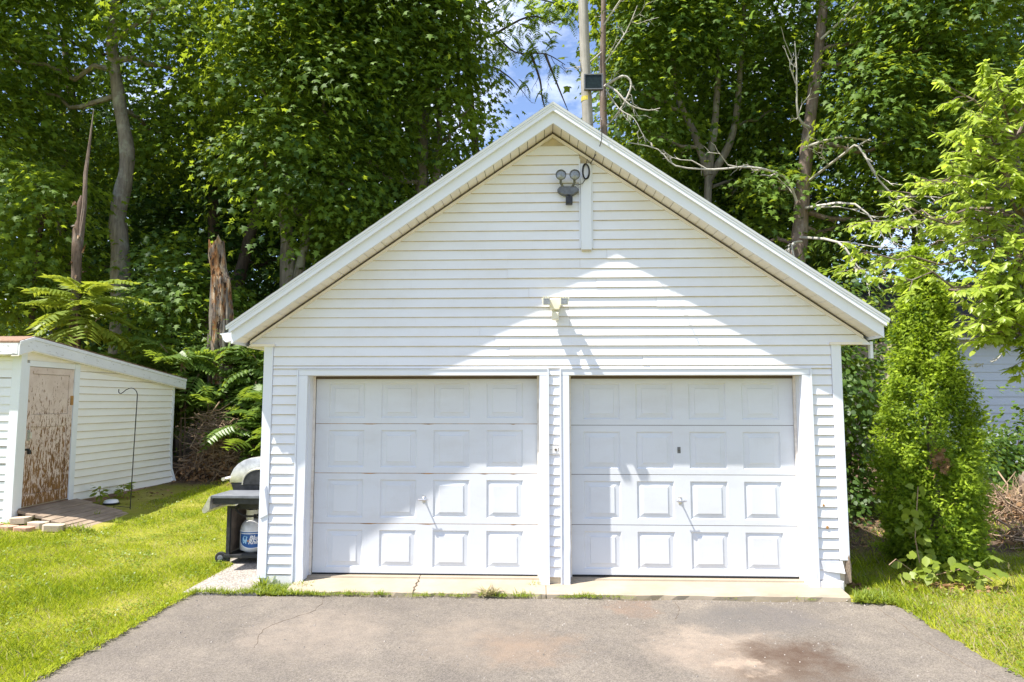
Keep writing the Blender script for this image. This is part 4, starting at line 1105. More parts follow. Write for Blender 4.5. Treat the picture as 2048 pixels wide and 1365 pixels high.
band('label_edge', lambda u: (0.155 - 0.105 * sqrt(max(0, 1 - (u / 0.178) ** 2)), 0.231), M['label_white'], 0.0008, u0=-0.178, u1=0.178)
band('label_field', lambda u: (0.155 - 0.095 * sqrt(max(0, 1 - (u / 0.168) ** 2)), 0.226), M['tank_blue'], 0.0016, u0=-0.168, u1=0.168)
def text_on_tank(body, u, v, size):
    cu = bpy.data.curves.new('lettering', 'FONT'); cu.body = body; cu.size = size; cu.shear = 0.3; cu.offset = 0.0022; cu.resolution_u = 3
    tmp = bpy.data.objects.new('lettering_tmp', cu); col.objects.link(tmp)
    me = bpy.data.meshes.new_from_object(tmp.evaluated_get(bpy.context.evaluated_depsgraph_get()))
    bpy.data.objects.remove(tmp)
    for vert in me.vertices: vert.co = wrap(u + vert.co.x, v + vert.co.y, 0.0026)
    me.materials.clear(); me.materials.append(M['label_white']); me.name = 'lettering'
    link('lettering', me, tk)
text_on_tank('Blue', -0.040, 0.158, 0.070); text_on_tank('Rhino', -0.050, 0.108, 0.070)
# the pale animal emblem left of the words, and a small flame
emb = [(-0.118, 0.115), (-0.108, 0.112), (-0.100, 0.126), (-0.090, 0.124), (-0.084, 0.110), (-0.073, 0.112), (-0.070, 0.135), (-0.062, 0.150), (-0.066, 0.178), (-0.056, 0.196), (-0.068, 0.192), (-0.076, 0.204), (-0.084, 0.196), (-0.100, 0.205), (-0.116, 0.196), (-0.126, 0.172), (-0.124, 0.142)]
wrapped('emblem', emb, [tuple(range(len(emb)))], M['label_pale'], 0.0024, tk)
wrapped('flame_mark', [(-0.058, 0.135), (-0.046, 0.135), (-0.043, 0.147), (-0.050, 0.160), (-0.058, 0.147)], [(0, 1, 2, 3, 4)], M['flame'], 0.003, tk)

# ------------------------------------------------------------------ pole with its floodlight
pl = thing('utility_pole', 'weathered wooden utility pole rising behind the garage roof', 'utility pole', (1.5, 9.0, 0.3))
MB().tube([(1.44, 9, 0.2), (1.30, 9, 6), (1.17, 9, 9.8), (1.08, 9, 13.5)], [0.16, 0.145, 0.128, 0.115], 18).build('shaft', M['pole'], pl, smooth=True)
MB().tube([(1.27 + 0.14 * cos(t), 9 + 0.14 * sin(t), 12.25 + 0.02 * sin(3 * t)) for t in np.linspace(0, 2*pi, 17)], 0.012, 6, cap=False).build('wire_band', M['black_metal'], pl)
MB().lathe([(0.131, 0), (0.131, 0.11)], (1.175, 9, 9.40), 18).build('painted_band', simple('yellow_paint_mark', (0.48, 0.40, 0.06), 0.7, var=0.4, scale=20), pl)
ff = thing('pole_floodlight', 'square dark floodlight panel bolted to the utility pole', 'floodlight', (1.33, 8.82, 9.8))
fx0, fx1, fz0, fz1 = 1.10, 1.56, 9.56, 9.96
m = MB()
for (a, b, c, d) in ((fx0, fx1, fz0, fz0 + 0.03), (fx0, fx1, fz1 - 0.03, fz1), (fx0, fx0 + 0.03, fz0 + 0.0305, fz1 - 0.0305), (fx1 - 0.03, fx1, fz0 + 0.0305, fz1 - 0.0305)): m.box(a, b, 8.66, 8.74, c, d)
m.build('frame', M['grey_steel'], ff, bevel=0.004)
MB().box(fx0 + 0.031, fx1 - 0.031, 8.675, 8.69, fz0 + 0.031, fz1 - 0.031).build('glass', M['glass_dark'], ff)
MB().box(fx0 + 0.02, fx1 - 0.02, 8.741, 8.80, fz0 + 0.02, fz1 - 0.02).build('housing', M['dark_metal'], ff)
MB().box(1.17, 1.24, 8.80, 8.90, 9.70, 9.80).build('bracket', M['grey_steel'], ff)

# ------------------------------------------------------------------ neighbour's house, right
nb = thing('neighbour_house', 'blue-grey clapboard house with dark roof behind the right shrubs', 'house', (12.5, 12, 0.5))
m = MB(); m.box(9.0, 19, 10.02, 17, 0.3, 3.55); m.build('wall', M['under'], nb)
me = MB(); me.prism([(9.0, y, z) for y, z in [(0, 0), (-0.024, 0), (-0.022, 0.014), (-0.004, 0.206), (0, 0.206)]], (10, 0, 0)); me = me.mesh('siding_board', M['grey_siding'])
for k in range(15): link('siding_board', me, nb, (0, 10.018, 0.5 + k * 0.202))
MB().box(8.95, 19.1, 9.55, 9.6, 3.50, 3.66).build('eave_fascia', M['trim'], nb)
m = MB(); m.prism([(8.8, 9.5, 3.64), (8.8, 13.5, 5.6), (8.8, 17.5, 3.64), (8.8, 17.5, 3.55), (8.8, 13.5, 5.5), (8.8, 9.5, 3.55)], (10.4, 0, 0)); m.build('roof', M['dark_roof'], nb)
for i in range(12):
    y0, y1 = 9.5 + i * 0.333, 9.5 + (i + 1) * 0.333; zf = lambda y: 3.64 + (y - 9.5) * 0.49
    MB().hexa([(8.8, y0, zf(y0) + 0.001), (19.2, y0, zf(y0) + 0.001), (19.2, y1, zf(y1) + 0.001), (8.8, y1, zf(y1) + 0.001)],
              [(8.8, y0, zf(y0) + 0.03), (19.2, y0, zf(y0) + 0.03), (19.2, y1, zf(y1) + 0.008), (8.8, y1, zf(y1) + 0.008)]).build('shingle_course', M['dark_roof'], nb)
# ------------------------------------------------------------------ trees
def tree(name, label, trunks, blobs, group=None, mat='bark', leafmat='maple', per=34, leaf=0.172, tpl='maple_md', r0=0.24, limbs=7, cat='tree', sr=0.62):
    base = trunks[0][0]
    gx, gy = base[0], base[1]
    t = thing(name, label, cat, (gx, gy, float(gz(gx, gy))), group)
    allp = []
    for i, tr in enumerate(trunks):
        pts = [Vector(p) for p in tr]
        r = r0 * (1.0 if i == 0 else 0.62)
        if i == 0: pts = [Vector((pts[0].x, pts[0].y, float(gz(gx, gy)) - 0.1))] + pts
        sm = smooth_path(pts, 6)
        L = len(sm)
        rad = [r * (1.0 - 0.62 * (k / L)) * (1.0 + 0.06 * sin(k * 1.3 + i)) for k in range(L)]
        if i == 0: rad[0] *= 1.6; rad[1] *= 1.35; rad[2] *= 1.15
        MB().tube(sm, rad, 14, wob=0.035).build('trunk', M[mat], t, smooth=True)
        allp.append(sm)
    bl = [b for b in blobs]
    rnd.shuffle(bl)
    for b in bl[:limbs]:
        tr = min(allp, key=lambda s: min((p - Vector(b[:3])).length for p in s))
        cand = [k for k in range(len(tr)) if tr[k].z < b[2] - 0.3] or [len(tr) // 2]
        a = tr[max(cand)]
        m = MB(); q = limb_to(m, a, Vector(b[:3]), r0 * 0.30, r0 * 0.08, 7, -0.04, 6, 0.35)
        twigs(m, q, r0 * 0.07, 0)
        m.build('limb', M[mat], t, smooth=True)
    crown('crown', blobs, per, leaf, tpl, M[leafmat], t, sr=sr)
    return t

G = 'maples along the wood edge'
tree('maple_tree', 'tall grey-barked maple behind the shed, bare trunk showing its full height', [[(-11.0, 10.0, 3.35), (-11.1, 10.0, 5.74), (-11.24, 10.0, 6.96), (-11.06, 10.0, 8.47), (-11.38, 10.0, 10.15), (-11.66, 10.0, 11.86), (-11.55, 10.0, 13.88)]],
     [(-13.6, 9.5, 12.3, 1.73, 74), (-12.6, 9.2, 13.6, 1.2, 40), (-10.0, 9.6, 12.5, 1.39, 50), (-14.5, 10.8, 10.7, 1.6, 63), (-9.5, 11.2, 11.7, 1.47, 53), (-11.3, 12.4, 10.2, 1.72, 73), (-14.6, 12.0, 9.6, 1.71, 72), (-15.4, 10.0, 11.4, 1.78, 78), (-12.5, 10.8, 16.4, 2.4, 140), (-15.5, 9.5, 15.0, 2.4, 120)], G, r0=0.28)
tree('maple_sapling', 'low leafy young maple left of the grey trunk above the shed roof', [[(-13.6, 10.2, 2.5), (-13.4, 10.0, 5.0), (-13.0, 9.6, 7.5)]],
     [(-12.7, 8.8, 7.0, 1.25, 34), (-14.6, 9.5, 8.2, 1.61, 64), (-13.5, 9.6, 5.7, 1.37, 46), (-11.9, 8.6, 7.1, 0.75, 11), (-12.9, 10.5, 5.3, 1.1, 34), (-14.8, 10.0, 4.7, 1.53, 58)], G, 'bark_dark', r0=0.11, limbs=5)
tree('maple_tree', 'large maple hanging sunlit foliage over the left end of the garage roof', [[(-6.98, 11.0, 4.24), (-7.0, 11.0, 6.2), (-7.12, 11.0, 7.91), (-6.92, 11.0, 10.52), (-6.88, 11.0, 14.42)], [(-6.9, 11.05, 3.6), (-6.66, 11.0, 5.6), (-6.3, 11.1, 7.6), (-5.9, 11.2, 10.0)]],
     [(-6.8, 9.5, 12.0, 1.73, 80), (-7.3, 9.6, 10.2, 1.37, 52), (-6.1, 9.2, 8.3, 1.2, 40), (-5.7, 9.8, 10.2, 1.64, 66), (-7.3, 9.6, 8.5, 0.95, 26), (-5.3, 10.2, 12.1, 1.81, 80), (-6.5, 9.4, 7.3, 0.62, 11), (-5.3, 10.4, 7.9, 1.35, 51), (-6.2, 10.0, 14.0, 2.29, 130), (-5.6, 11.6, 6.9, 1.13, 32), (-7.6, 9.0, 11.3, 0.72, 12)], G, r0=0.25)
tree('understory_maple', 'small shaded maple between the grey trunk and the broken snag', [[(-9.6, 10.2, 2.0), (-9.6, 10.0, 3.5), (-9.5, 9.8, 5.2)]],
     [(-9.5, 9.2, 4.5, 1.05, 32), (-9.6, 10.4, 5.8, 1.0, 28), (-9.0, 10.6, 4.7, 1.0, 28), (-10.2, 10.4, 5.3, 0.7, 15), (-9.6, 9.6, 3.6, 1.0, 26)], G, 'bark_dark', r0=0.07, limbs=4)
tree('maple_tree', 'broad dark maple with twin trunks just left of the gable peak', [[(-3.53, 12.0, 4.93), (-3.43, 12.0, 8.78), (-3.38, 12.0, 11.22), (-3.11, 12.0, 14.03)], [(-3.2, 12.0, 6.0), (-3.05, 11.9, 7.88), (-2.93, 11.9, 10.29), (-3.18, 12.0, 13.08)]],
     [(-3.7, 11.0, 12.8, 2.1, 120), (-4.6, 11.0, 10.6, 1.5, 64), (-2.75, 11.0, 11.2, 1.2, 54), (-2.8, 11.2, 12.8, 1.2, 46), (-4.9, 11.0, 8.7, 1.2, 40), (-2.2, 11.4, 8.8, 0.7, 15), (-2.0, 10.8, 10.0, 0.55, 9), (-5.7, 11.6, 7.1, 1.25, 40), (-3.8, 13.3, 7.1, 1.35, 44), (-2.0, 12.4, 8.0, 0.75, 18), (-4.3, 11.0, 15.2, 2.5, 180), (-4.0, 12.9, 9.6, 1.3, 40)], G, r0=0.24)
tree('maple_tree', 'maple forking into three stems right of the utility pole', [[(4.8, 12.0, 6.03), (4.87, 12.0, 8.6)], [(4.87, 12.0, 8.5), (4.52, 12.0, 9.71), (4.04, 12.0, 10.93), (3.87, 12.0, 12.92)], [(4.87, 12.0, 8.5), (5.11, 12.0, 10.15), (5.26, 12.0, 11.97), (5.44, 12.0, 14.43)], [(4.9, 12.05, 8.4), (5.6, 12.0, 9.7), (5.91, 12.0, 11.95), (6.1, 12.0, 14.57)]],
     [(3.4, 11.0, 12.7, 1.4, 70), (2.75, 11.4, 10.9, 0.85, 25), (4.5, 11.6, 12.9, 1.4, 60), (6.1, 11.6, 13.2, 1.8, 94), (3.1, 11.6, 9.7, 1.15, 38), (3.7, 13.8, 9.0, 1.4, 52), (6.9, 12.2, 10.5, 1.3, 50), (6.6, 14.3, 8.7, 1.65, 73), (4.2, 12.0, 15.9, 2.84, 200), (5.7, 13.8, 11.4, 1.38, 47), (2.5, 11.2, 12.2, 0.7, 18)], G, r0=0.20)
t8 = tree('maple_tree', 'tallest leaning grey trunk with bare dead limbs above the right roof slope', [[(6.64, 10.5, 4.37), (6.84, 10.5, 6.49), (7.0, 10.5, 7.98), (7.3, 10.5, 10.03), (7.6, 10.5, 11.98), (7.86, 10.5, 13.97)]],
     [(8.5, 9.6, 9.6, 1.45, 58), (9.1, 10.4, 7.9, 1.15, 36), (8.3, 11.2, 6.8, 1.3, 46), (6.1, 10.6, 7.8, 0.8, 16), (10.1, 10.6, 7.1, 1.2, 40), (9.6, 10.0, 11.9, 1.8, 90), (11.1, 10.0, 11.6, 1.91, 90), (11.7, 9.8, 9.5, 1.6, 70), (10.5, 10.0, 9.2, 1.3, 48), (10.5, 10.5, 14.5, 2.88, 206), (7.6, 12.0, 12.5, 1.25, 38), (12.1, 10.5, 7.4, 1.0, 22), (6.0, 11.4, 6.5, 0.8, 15)], G, 'bark_pine', r0=0.25)
for pts in ([(7.05, 10.3, 7.75), (7.35, 8.9, 7.95), (7.55, 8.6, 8.0), (7.93, 8.5, 7.15), (8.50, 8.5, 6.52), (8.93, 8.5, 5.92)], [(6.93, 10.3, 7.02), (7.55, 8.9, 6.7), (8.1, 8.7, 5.8)], [(6.77, 10.3, 6.24), (7.15, 9.0, 5.8), (7.5, 8.8, 5.15), (8.0, 8.7, 4.55)],
            [(6.75, 10.2, 6.1), (6.35, 9.8, 5.9), (6.5, 9.7, 5.1), (6.62, 9.7, 4.6)], [(7.2, 10.4, 9.2), (6.75, 10.1, 9.4), (6.72, 10.0, 10.6), (6.70, 10.0, 11.4)], [(7.5, 10.3, 11.6), (8.0, 9.9, 12.0), (8.5, 9.7, 12.5), (9.4, 9.5, 12.8)],
            [(6.55, 9.9, 7.09), (6.19, 9.7, 7.66), (5.31, 9.6, 7.89), (4.41, 9.6, 7.84), (3.45, 9.6, 7.95), (3.01, 9.6, 8.39), (2.26, 9.6, 8.58)], [(6.9, 10.2, 8.6), (7.6, 9.8, 8.7), (8.3, 9.5, 8.5)]):
    m = MB(); sp = smooth_path(pts, 3)
    r_ = 0.036 if pts[0][2] in (7.09,) else 0.036
    m.tube(sp, [r_ * (1 - 0.75 * k / len(sp)) for k in range(len(sp))], 7, wob=0.08)
    twigs(m, pts, 0.018, 1, 0.95, 4)
    m.build('dead_limb', M['dead_twig'], t8, smooth=True)

# upper storeys of the same trees, added out of view to shade the wood below
def upper(tname, blobs):
    t = [o for o in scene.objects if o.get('label') == tname][0]
    crown('crown', blobs, 16, 0.30, 'maple_lo', M['maple'], t, sr=0.8)
upper('tall grey-barked maple behind the shed, bare trunk showing its full height', [(-14, 9.5, 17.5, 2.8, 120), (-17.5, 10, 17, 3.0, 120), (-15.5, 7.8, 14.5, 2.0, 70)])
upper('large maple hanging sunlit foliage over the left end of the garage roof', [(-7.5, 10.5, 17.2, 2.5, 100), (-5.2, 10.5, 16.6, 2.3, 90)])
upper('broad dark maple with twin trunks just left of the gable peak', [(-4.5, 11.5, 17.8, 2.6, 110), (-6.2, 12.5, 14.5, 1.6, 50), (-3.4, 11.5, 16.4, 1.5, 50)])
upper('maple forking into three stems right of the utility pole', [(3.2, 12, 17.5, 2.6, 110), (5.5, 11.5, 17.5, 2.4, 100), (2.6, 12, 15.4, 1.3, 45)])
upper('tallest leaning grey trunk with bare dead limbs above the right roof slope', [(8.5, 10.5, 17.5, 2.8, 120), (11.5, 10, 16.8, 2.6, 100)])

# the wood behind: second row, each with its own stem
GB = 'second row of trees in the wood'
back = [('dense dark tree at the far left of the wood', [[(-15.62, 14.0, 4.5), (-15.64, 14.0, 9.82), (-15.45, 14.0, 11.02), (-16.02, 14.0, 14.17)]],
  [(-19.9, 15.0, 15.2, 3.12, 132), (-17.2, 15.5, 14.3, 2.85, 110), (-17.7, 15.0, 10.8, 2.95, 118), (-15.1, 15.0, 8.6, 2.79, 105), (-17.9, 15.5, 7.0, 2.68, 97), (-13.9, 16.0, 14.5, 2.91, 115), (-13.4, 15.2, 10.0, 2.46, 82), (-12.7, 15.2, 6.8, 2.46, 82), (-14.9, 15.0, 5.0, 2.25, 68)]),
 ('dark-stemmed tree rising behind the broken rotten snag', [[(-10.64, 14.2, 4.74), (-10.75, 14.2, 8.88), (-10.97, 14.4, 13.43)]],
  [(-11.9, 16.0, 11.8, 2.91, 115), (-11.1, 16.0, 15.2, 3.09, 129), (-11.0, 16.0, 8.5, 2.52, 86), (-11.1, 15.8, 5.8, 2.3, 71)]),
 ('leaning dark trunk between the broken snag and the garage roof', [[(-9.79, 13.6, 4.62), (-9.44, 13.6, 6.24), (-9.08, 13.6, 7.89), (-8.81, 13.8, 9.72), (-8.57, 14.0, 12.79)]],
  [(-9.0, 16.0, 6.9, 2.52, 86), (-9.7, 16.0, 11.0, 2.74, 102), (-8.4, 16.5, 14.0, 2.6, 95)]),
 ('dark background tree filling behind the twin-trunked maple', [[(-5.6, 16.5, 6.0), (-5.5, 16.5, 10), (-5.3, 16.5, 14)]],
  [(-7.1, 17.0, 14.8, 3.22, 140), (-7.4, 17.0, 11.0, 3.22, 140), (-7.8, 16.0, 7.7, 2.57, 89), (-5.2, 17.0, 12.3, 2.9, 125), (-5.0, 17.0, 15.2, 2.5, 97), (-5.4, 16.5, 8.9, 2.5, 93), (-4.3, 16.5, 9.2, 1.5, 55), (-4.5, 17.0, 11.4, 1.4, 40)]),
 ('dark background tree behind the utility pole and dead stem', [[(4.0, 17.0, 6.0), (4.1, 17.0, 10), (4.4, 17.0, 15)]],
  [(4.8, 17.0, 13.4, 3.0, 140), (3.6, 16.5, 10.4, 1.8, 55), (4.9, 17.0, 16.1, 3.0, 140), (5.7, 16.5, 10.0, 2.8, 106), (3.9, 17.0, 14.6, 1.3, 30)]),
 ('dark background tree seen between the forked maple and leaning trunk', [[(7.43, 15.0, 5.31), (7.86, 15.0, 8.31), (8.09, 15.2, 12.35)]],
  [(7.4, 17.0, 13.8, 3.22, 140), (7.3, 16.5, 9.8, 2.74, 102), (6.1, 16.5, 7.9, 2.23, 67), (9.8, 16.0, 12.9, 3.09, 129), (9.5, 15.8, 9.1, 2.5, 97), (8.2, 15.6, 7.0, 1.97, 52), (9.6, 14.8, 6.5, 1.3, 26), (8.7, 14.4, 5.2, 1.3, 27)]),
 ('dark background tree above the neighbour house roof', [[(13.6, 17.5, 6.0), (13.8, 17.5, 10), (14.2, 17.5, 15)]],
  [(10.9, 16.5, 15.0, 3.09, 129), (12.1, 16.5, 11.2, 2.7, 115), (14.3, 17.0, 13.9, 3.26, 144), (15.3, 17.0, 10.6, 2.5, 97), (13.4, 16.5, 11.2, 1.6, 45), (17.3, 16.5, 13.8, 3.26, 144), (13.6, 17.5, 12.9, 2.68, 97)])]
for lb, tr, bl in back:
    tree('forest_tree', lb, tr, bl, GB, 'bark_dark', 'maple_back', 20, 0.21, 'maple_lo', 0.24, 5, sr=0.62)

# far wood: reads as one dark mass behind everything
fb = []
for i in range(130):
    x = rng.uniform(6.5, 30) * (1 if i % 2 else -1) + (-1.5 if not i % 2 else 0.5)
    fb.append((x, rng.uniform(23, 31), rng.uniform(1, 17), rng.uniform(2.4, 4.0), 80))
fb = [b for b in fb if not (13 < b[0] < 23 and b[2] > 5.5)]
P, N, T, S, C = sprays(fb, 10, 0.42, sr=0.9)
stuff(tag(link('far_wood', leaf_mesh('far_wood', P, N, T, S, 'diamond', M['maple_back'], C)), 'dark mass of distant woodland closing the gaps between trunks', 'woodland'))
for (x, y, r) in ((-18, 20, 0.2), (-13, 21, 0.22), (-8.8, 19.5, 0.16), (-6.4, 20.5, 0.18), (8.8, 20, 0.18), (11.5, 19.5, 0.2)): pass

# light pinnate tree in the gap left of the pole
def frond_mesh(name, mat, L=0.7, pairs=9, ll=0.16, lw=0.3, droop=0.45, seed=0):
    g = random.Random(seed); m = MB(); tints = []
    def curve(t): return Vector((L * t * (1 - 0.12 * t), 0, 0.10 * L * t - droop * L * t * t))
    pts = [curve(i / 6) for i in range(7)]
    m.tube(pts, [0.006, 0.005, 0.005, 0.004, 0.004, 0.003, 0.002], 3)
    for i in range(pairs + 1):
        t = 0.16 + 0.84 * i / pairs
        p = curve(t); l = ll * (0.65 + 0.7 * sin(pi * min(1, 0.18 + t * 0.75))) * g.uniform(0.85, 1.1)
        for s in ((-1, 1) if i < pairs else (0,)):
            d = Vector((0.38 + (1 if s == 0 else 0), s, -0.28 + g.uniform(-0.14, 0.1))).normalized()
            up = Vector((0, 0, 1)); side = d.cross(up).normalized() * (l * lw * 0.5); dn = Vector((0, 0, -0.10 * l))
            a, b, c, e = p, p + d * l * 0.35 + side + dn * 0.3, p + d * l + dn * 1.6, p + d * l * 0.35 - side + dn * 0.3
            mid = p + d * l * 0.4 + up * 0.018 * l * 4
            m.add([a, b, c, e, mid], [(0, 1, 4), (1, 2, 4), (2, 3, 4), (3, 0, 4)])
    me = bpy.data.meshes.new(name); me.from_pydata(m.v, [], m.f)
    at = me.attributes.new('tint', 'FLOAT', 'POINT')
    at.data.foreach_set('value', np.clip(np.full(len(m.v), 0.5) + np.repeat(rng.normal(size=len(m.v) // 5 + 1) * 0.2, 5)[:len(m.v)], 0, 1).astype(np.float32))
    me.materials.append(mat); return me
FR = [frond_mesh('frond', M['sumac'], 0.62, 9, 0.16, 0.42, 0.40 + 0.12 * k, k) for k in range(4)]
FRL = [frond_mesh('frond', M['locust'], 0.55, 9, 0.13, 0.36, 0.5 + 0.2 * k, 10 + k) for k in range(3)]
def frond_at(me, parent, p, az, el, s=1.0, roll=0.0):
    o = link('frond', me, None, p, (R(roll), -el, az)); o.scale = (s, s, s); put(o, parent); return o

ail = thing('ailanthus_tree', 'light green feathery-leaved tree reaching across the sky gap', 'tree', (-1.2, 13.2, 0.4))
MB().tube(smooth_path([(-1.3, 13.3, 0.2), (-1.5, 13.4, 5), (-1.9, 13.4, 9), (-2.25, 13.2, 13), (-2.0, 13.2, 16)], 4), [0.17 - 0.0065 * k for k in range(17)], 10).build('trunk', M['bark_dark'], ail, smooth=True)
ends = []
for pts in ([(-2.31, 13.1, 13.14), (-1.45, 13.0, 13.42), (-0.74, 13.0, 12.86), (0.19, 13.0, 12.79), (0.81, 13.0, 12.42)], [(-0.28, 13.0, 12.9), (0.03, 13.0, 11.95), (0.11, 13.0, 11.31), (0.41, 12.9, 10.3)],
            [(-2.2, 13.1, 14.2), (-1.2, 12.9, 14.6), (0.1, 12.9, 14.5), (1.0, 13, 14.2)], [(-2.1, 13.1, 12.2), (-1.5, 12.8, 12.3), (-0.9, 12.7, 11.9), (-0.5, 12.6, 11.4)], [(0.19, 13.0, 12.79), (0.6, 13.0, 11.7), (0.85, 12.9, 11.0)], [(-1.45, 13.0, 13.42), (-0.3, 12.8, 13.9), (0.5, 12.7, 13.6)]):
    m = MB(); sp = smooth_path(pts, 4)
    m.tube(sp, [0.042 * (1 - 0.8 * k / len(sp)) for k in range(len(sp))], 6)
    twigs(m, pts, 0.012, 1, 0.9, 3, down=0.5)
    m.build('limb', M['bark_dark'], ail, smooth=True)
    for k in range(3, len(sp)): ends.append(sp[k])
for i in range(330):
    e = rnd.choice(ends)
    if e.z < 11.6 and rnd.random() < 0.7: continue
    p = e + Vector((rnd.gauss(0, 0.22), rnd.gauss(0, 0.25), rnd.gauss(0.02, 0.2)))
    if p.z > 12.9 or rnd.random() < 0.25:
        frond_at(rnd.choice(FRL), ail, p, rnd.uniform(0, 2 * pi), rnd.uniform(-0.5, 0.35), rnd.uniform(0.7, 1.05))

# thin dead tree beside the pole with grey lichen twigs
dt = thing('dead_tree', 'thin bare dead tree just right of the utility pole', 'dead tree', (1.7, 9.5, 0.35))
MB().tube(smooth_path([(1.6, 9.5, 0.3), (1.68, 9.5, 5), (1.65, 9.5, 8.88), (1.63, 9.5, 10.34), (1.68, 9.5, 12.36), (1.66, 9.5, 14)], 4), [0.12 - 0.0035 * k for k in range(21)], 10, wob=0.06).build('trunk', M['bark_pine'], dt, smooth=True)
g2 = random.Random(5)
for pts, r in (([(1.66, 9.45, 10.0), (2.12, 9.3, 10.2), (2.33, 9.3, 9.98), (2.15, 9.3, 9.5), (1.86, 9.35, 9.1), (1.7, 9.45, 8.95)], 0.035), ([(1.7, 9.45, 10.05), (1.95, 9.2, 9.75), (2.25, 9.1, 9.35), (2.7, 9.1, 9.2), (3.0, 9.1, 9.25)], 0.028), ([(1.7, 9.4, 9.9), (2.0, 9.2, 9.3), (2.35, 9.1, 9.0), (2.55, 9.1, 8.6)], 0.022), ([(1.66, 9.5, 11.0), (1.3, 9.3, 10.6), (0.9, 9.3, 10.4)], 0.02), ([(1.66, 9.4, 11.6), (2.1, 9.2, 12.2), (2.5, 9.1, 12.7)], 0.022), ([(1.68, 9.4, 10.6), (2.2, 9.2, 11.3), (2.5, 9.2, 12.0)], 0.018)):
    m = MB(); sp = smooth_path(pts, 3)
    m.tube(sp, [r * (1 - 0.7 * k / len(sp)) for k in range(len(sp))], 6)
    twigs(m, pts, 0.010, 2 if r in (0.028, 0.022) and pts[0][2] < 10.1 else 1, 1.0, 3, g2, 0.35)
    m.build('dead_limb', M['dead_twig'], dt, smooth=True)

# tall splintered snag and the broken rotten one
sg = thing('dead_snag', 'tall thin splintered dead trunk behind the shed', 'dead tree', (-10.4, 7.5, 0.5))
MB().tube([(-10.44, 7.5, 0.3), (-10.46, 7.5, 2.93), (-10.50, 7.5, 4.2), (-10.53, 7.5, 5.3), (-10.54, 7.5, 5.9), (-10.50, 7.5, 6.15), (-10.52, 7.5, 6.5), (-10.50, 7.5, 6.7)], [0.15, 0.13, 0.115, 0.10, 0.11, 0.07, 0.085, 0.035], 11, wob=0.2).build('trunk', M['snag_brown'], sg, smooth=True)
MB().tube([(-10.52, 7.47, 5.2), (-10.44, 7.46, 5.9), (-10.39, 7.46, 6.5), (-10.41, 7.46, 7.2), (-10.36, 7.46, 7.9), (-10.31, 7.46, 8.75)], [0.03, 0.055, 0.048, 0.038, 0.026, 0.006], 7, wob=0.3).build('splinter', M['bark_pine'], sg)
m = MB()
for k in range(9):
    z = rnd.uniform(4.5, 6.6); a = rnd.uniform(0, 2 * pi)
    m.tube([(-10.52 + 0.11 * cos(a), 7.5 + 0.11 * sin(a), z), (-10.52 + 0.19 * cos(a), 7.5 + 0.19 * sin(a), z + rnd.uniform(-0.25, 0.3))], [0.03, 0.004], 4)
stuff(m.build('bark_flakes', M['snag'], sg))
s2 = thing('broken_snag', 'thick broken rotten orange-brown snag beside the left gutter', 'dead tree', (-7.55, 8.5, 0.45))
def jagged(cx, cy, rings, n=22):
    m = MB(); o = 0
    for j, (z, r, dx) in enumerate(rings):
        for k in range(n):
            a = 2 * pi * k / n
            rr = r * (1 + 0.13 * sin(3 * a + 1.3) + 0.09 * sin(7 * a + j * 0.4) + rnd.uniform(-0.05, 0.05))
            top = 0
            if j == len(rings) - 1: top = 0.16 * sin(a * 1.0 + 2.2) + rnd.uniform(-0.14, 0.16)
            if j == len(rings) - 2: top = 0.08 * sin(a + 2.2) - 0.06
            m.v.append((cx + dx + rr * cos(a), cy + rr * sin(a), z + top))
    for j in range(len(rings) - 1):
        for k in range(n): m.f.append((j*n+k, j*n+(k+1) % n, (j+1)*n+(k+1) % n, (j+1)*n+k))
    L = len(rings) - 1; m.v.append((cx + rings[-1][2], cy, rings[-1][0] - 0.25)); c = len(m.v) - 1
    for k in range(n): m.f.append((L*n+k, L*n+(k+1) % n, c))
    return m
jagged(-7.6, 8.5, [(0.3, 0.31, 0.04), (1.5, 0.25, 0.03), (2.6, 0.235, 0.03), (3.3, 0.23, 0.02), (3.7, 0.225, 0.02), (4.1, 0.235, 0.0), (4.5, 0.225, -0.03), (4.9, 0.215, -0.05), (5.2, 0.18, -0.13), (5.5, 0.185, -0.17), (5.72, 0.17, -0.20)]).build('trunk', M['snag'], s2)
m = MB()
for (dx, z0, z1, w) in ((-0.17, 3.0, 5.0, 0.06), (-0.09, 4.2, 5.3, 0.05), (0.16, 2.6, 4.4, 0.07), (0.2, 3.4, 4.7, 0.05), (-0.2, 2.2, 3.6, 0.06)):
    m.tube([(-7.6 + dx, 8.31 + abs(dx) * 0.5, z0), (-7.61 + dx, 8.28 + abs(dx) * 0.5, (z0 + z1) / 2), (-7.63 + dx - 0.03, 8.31 + abs(dx) * 0.5, z1)], [w * 0.5, w, w * 0.3], 6, wob=0.3)
m.build('bark_slab', M['bark'], s2)

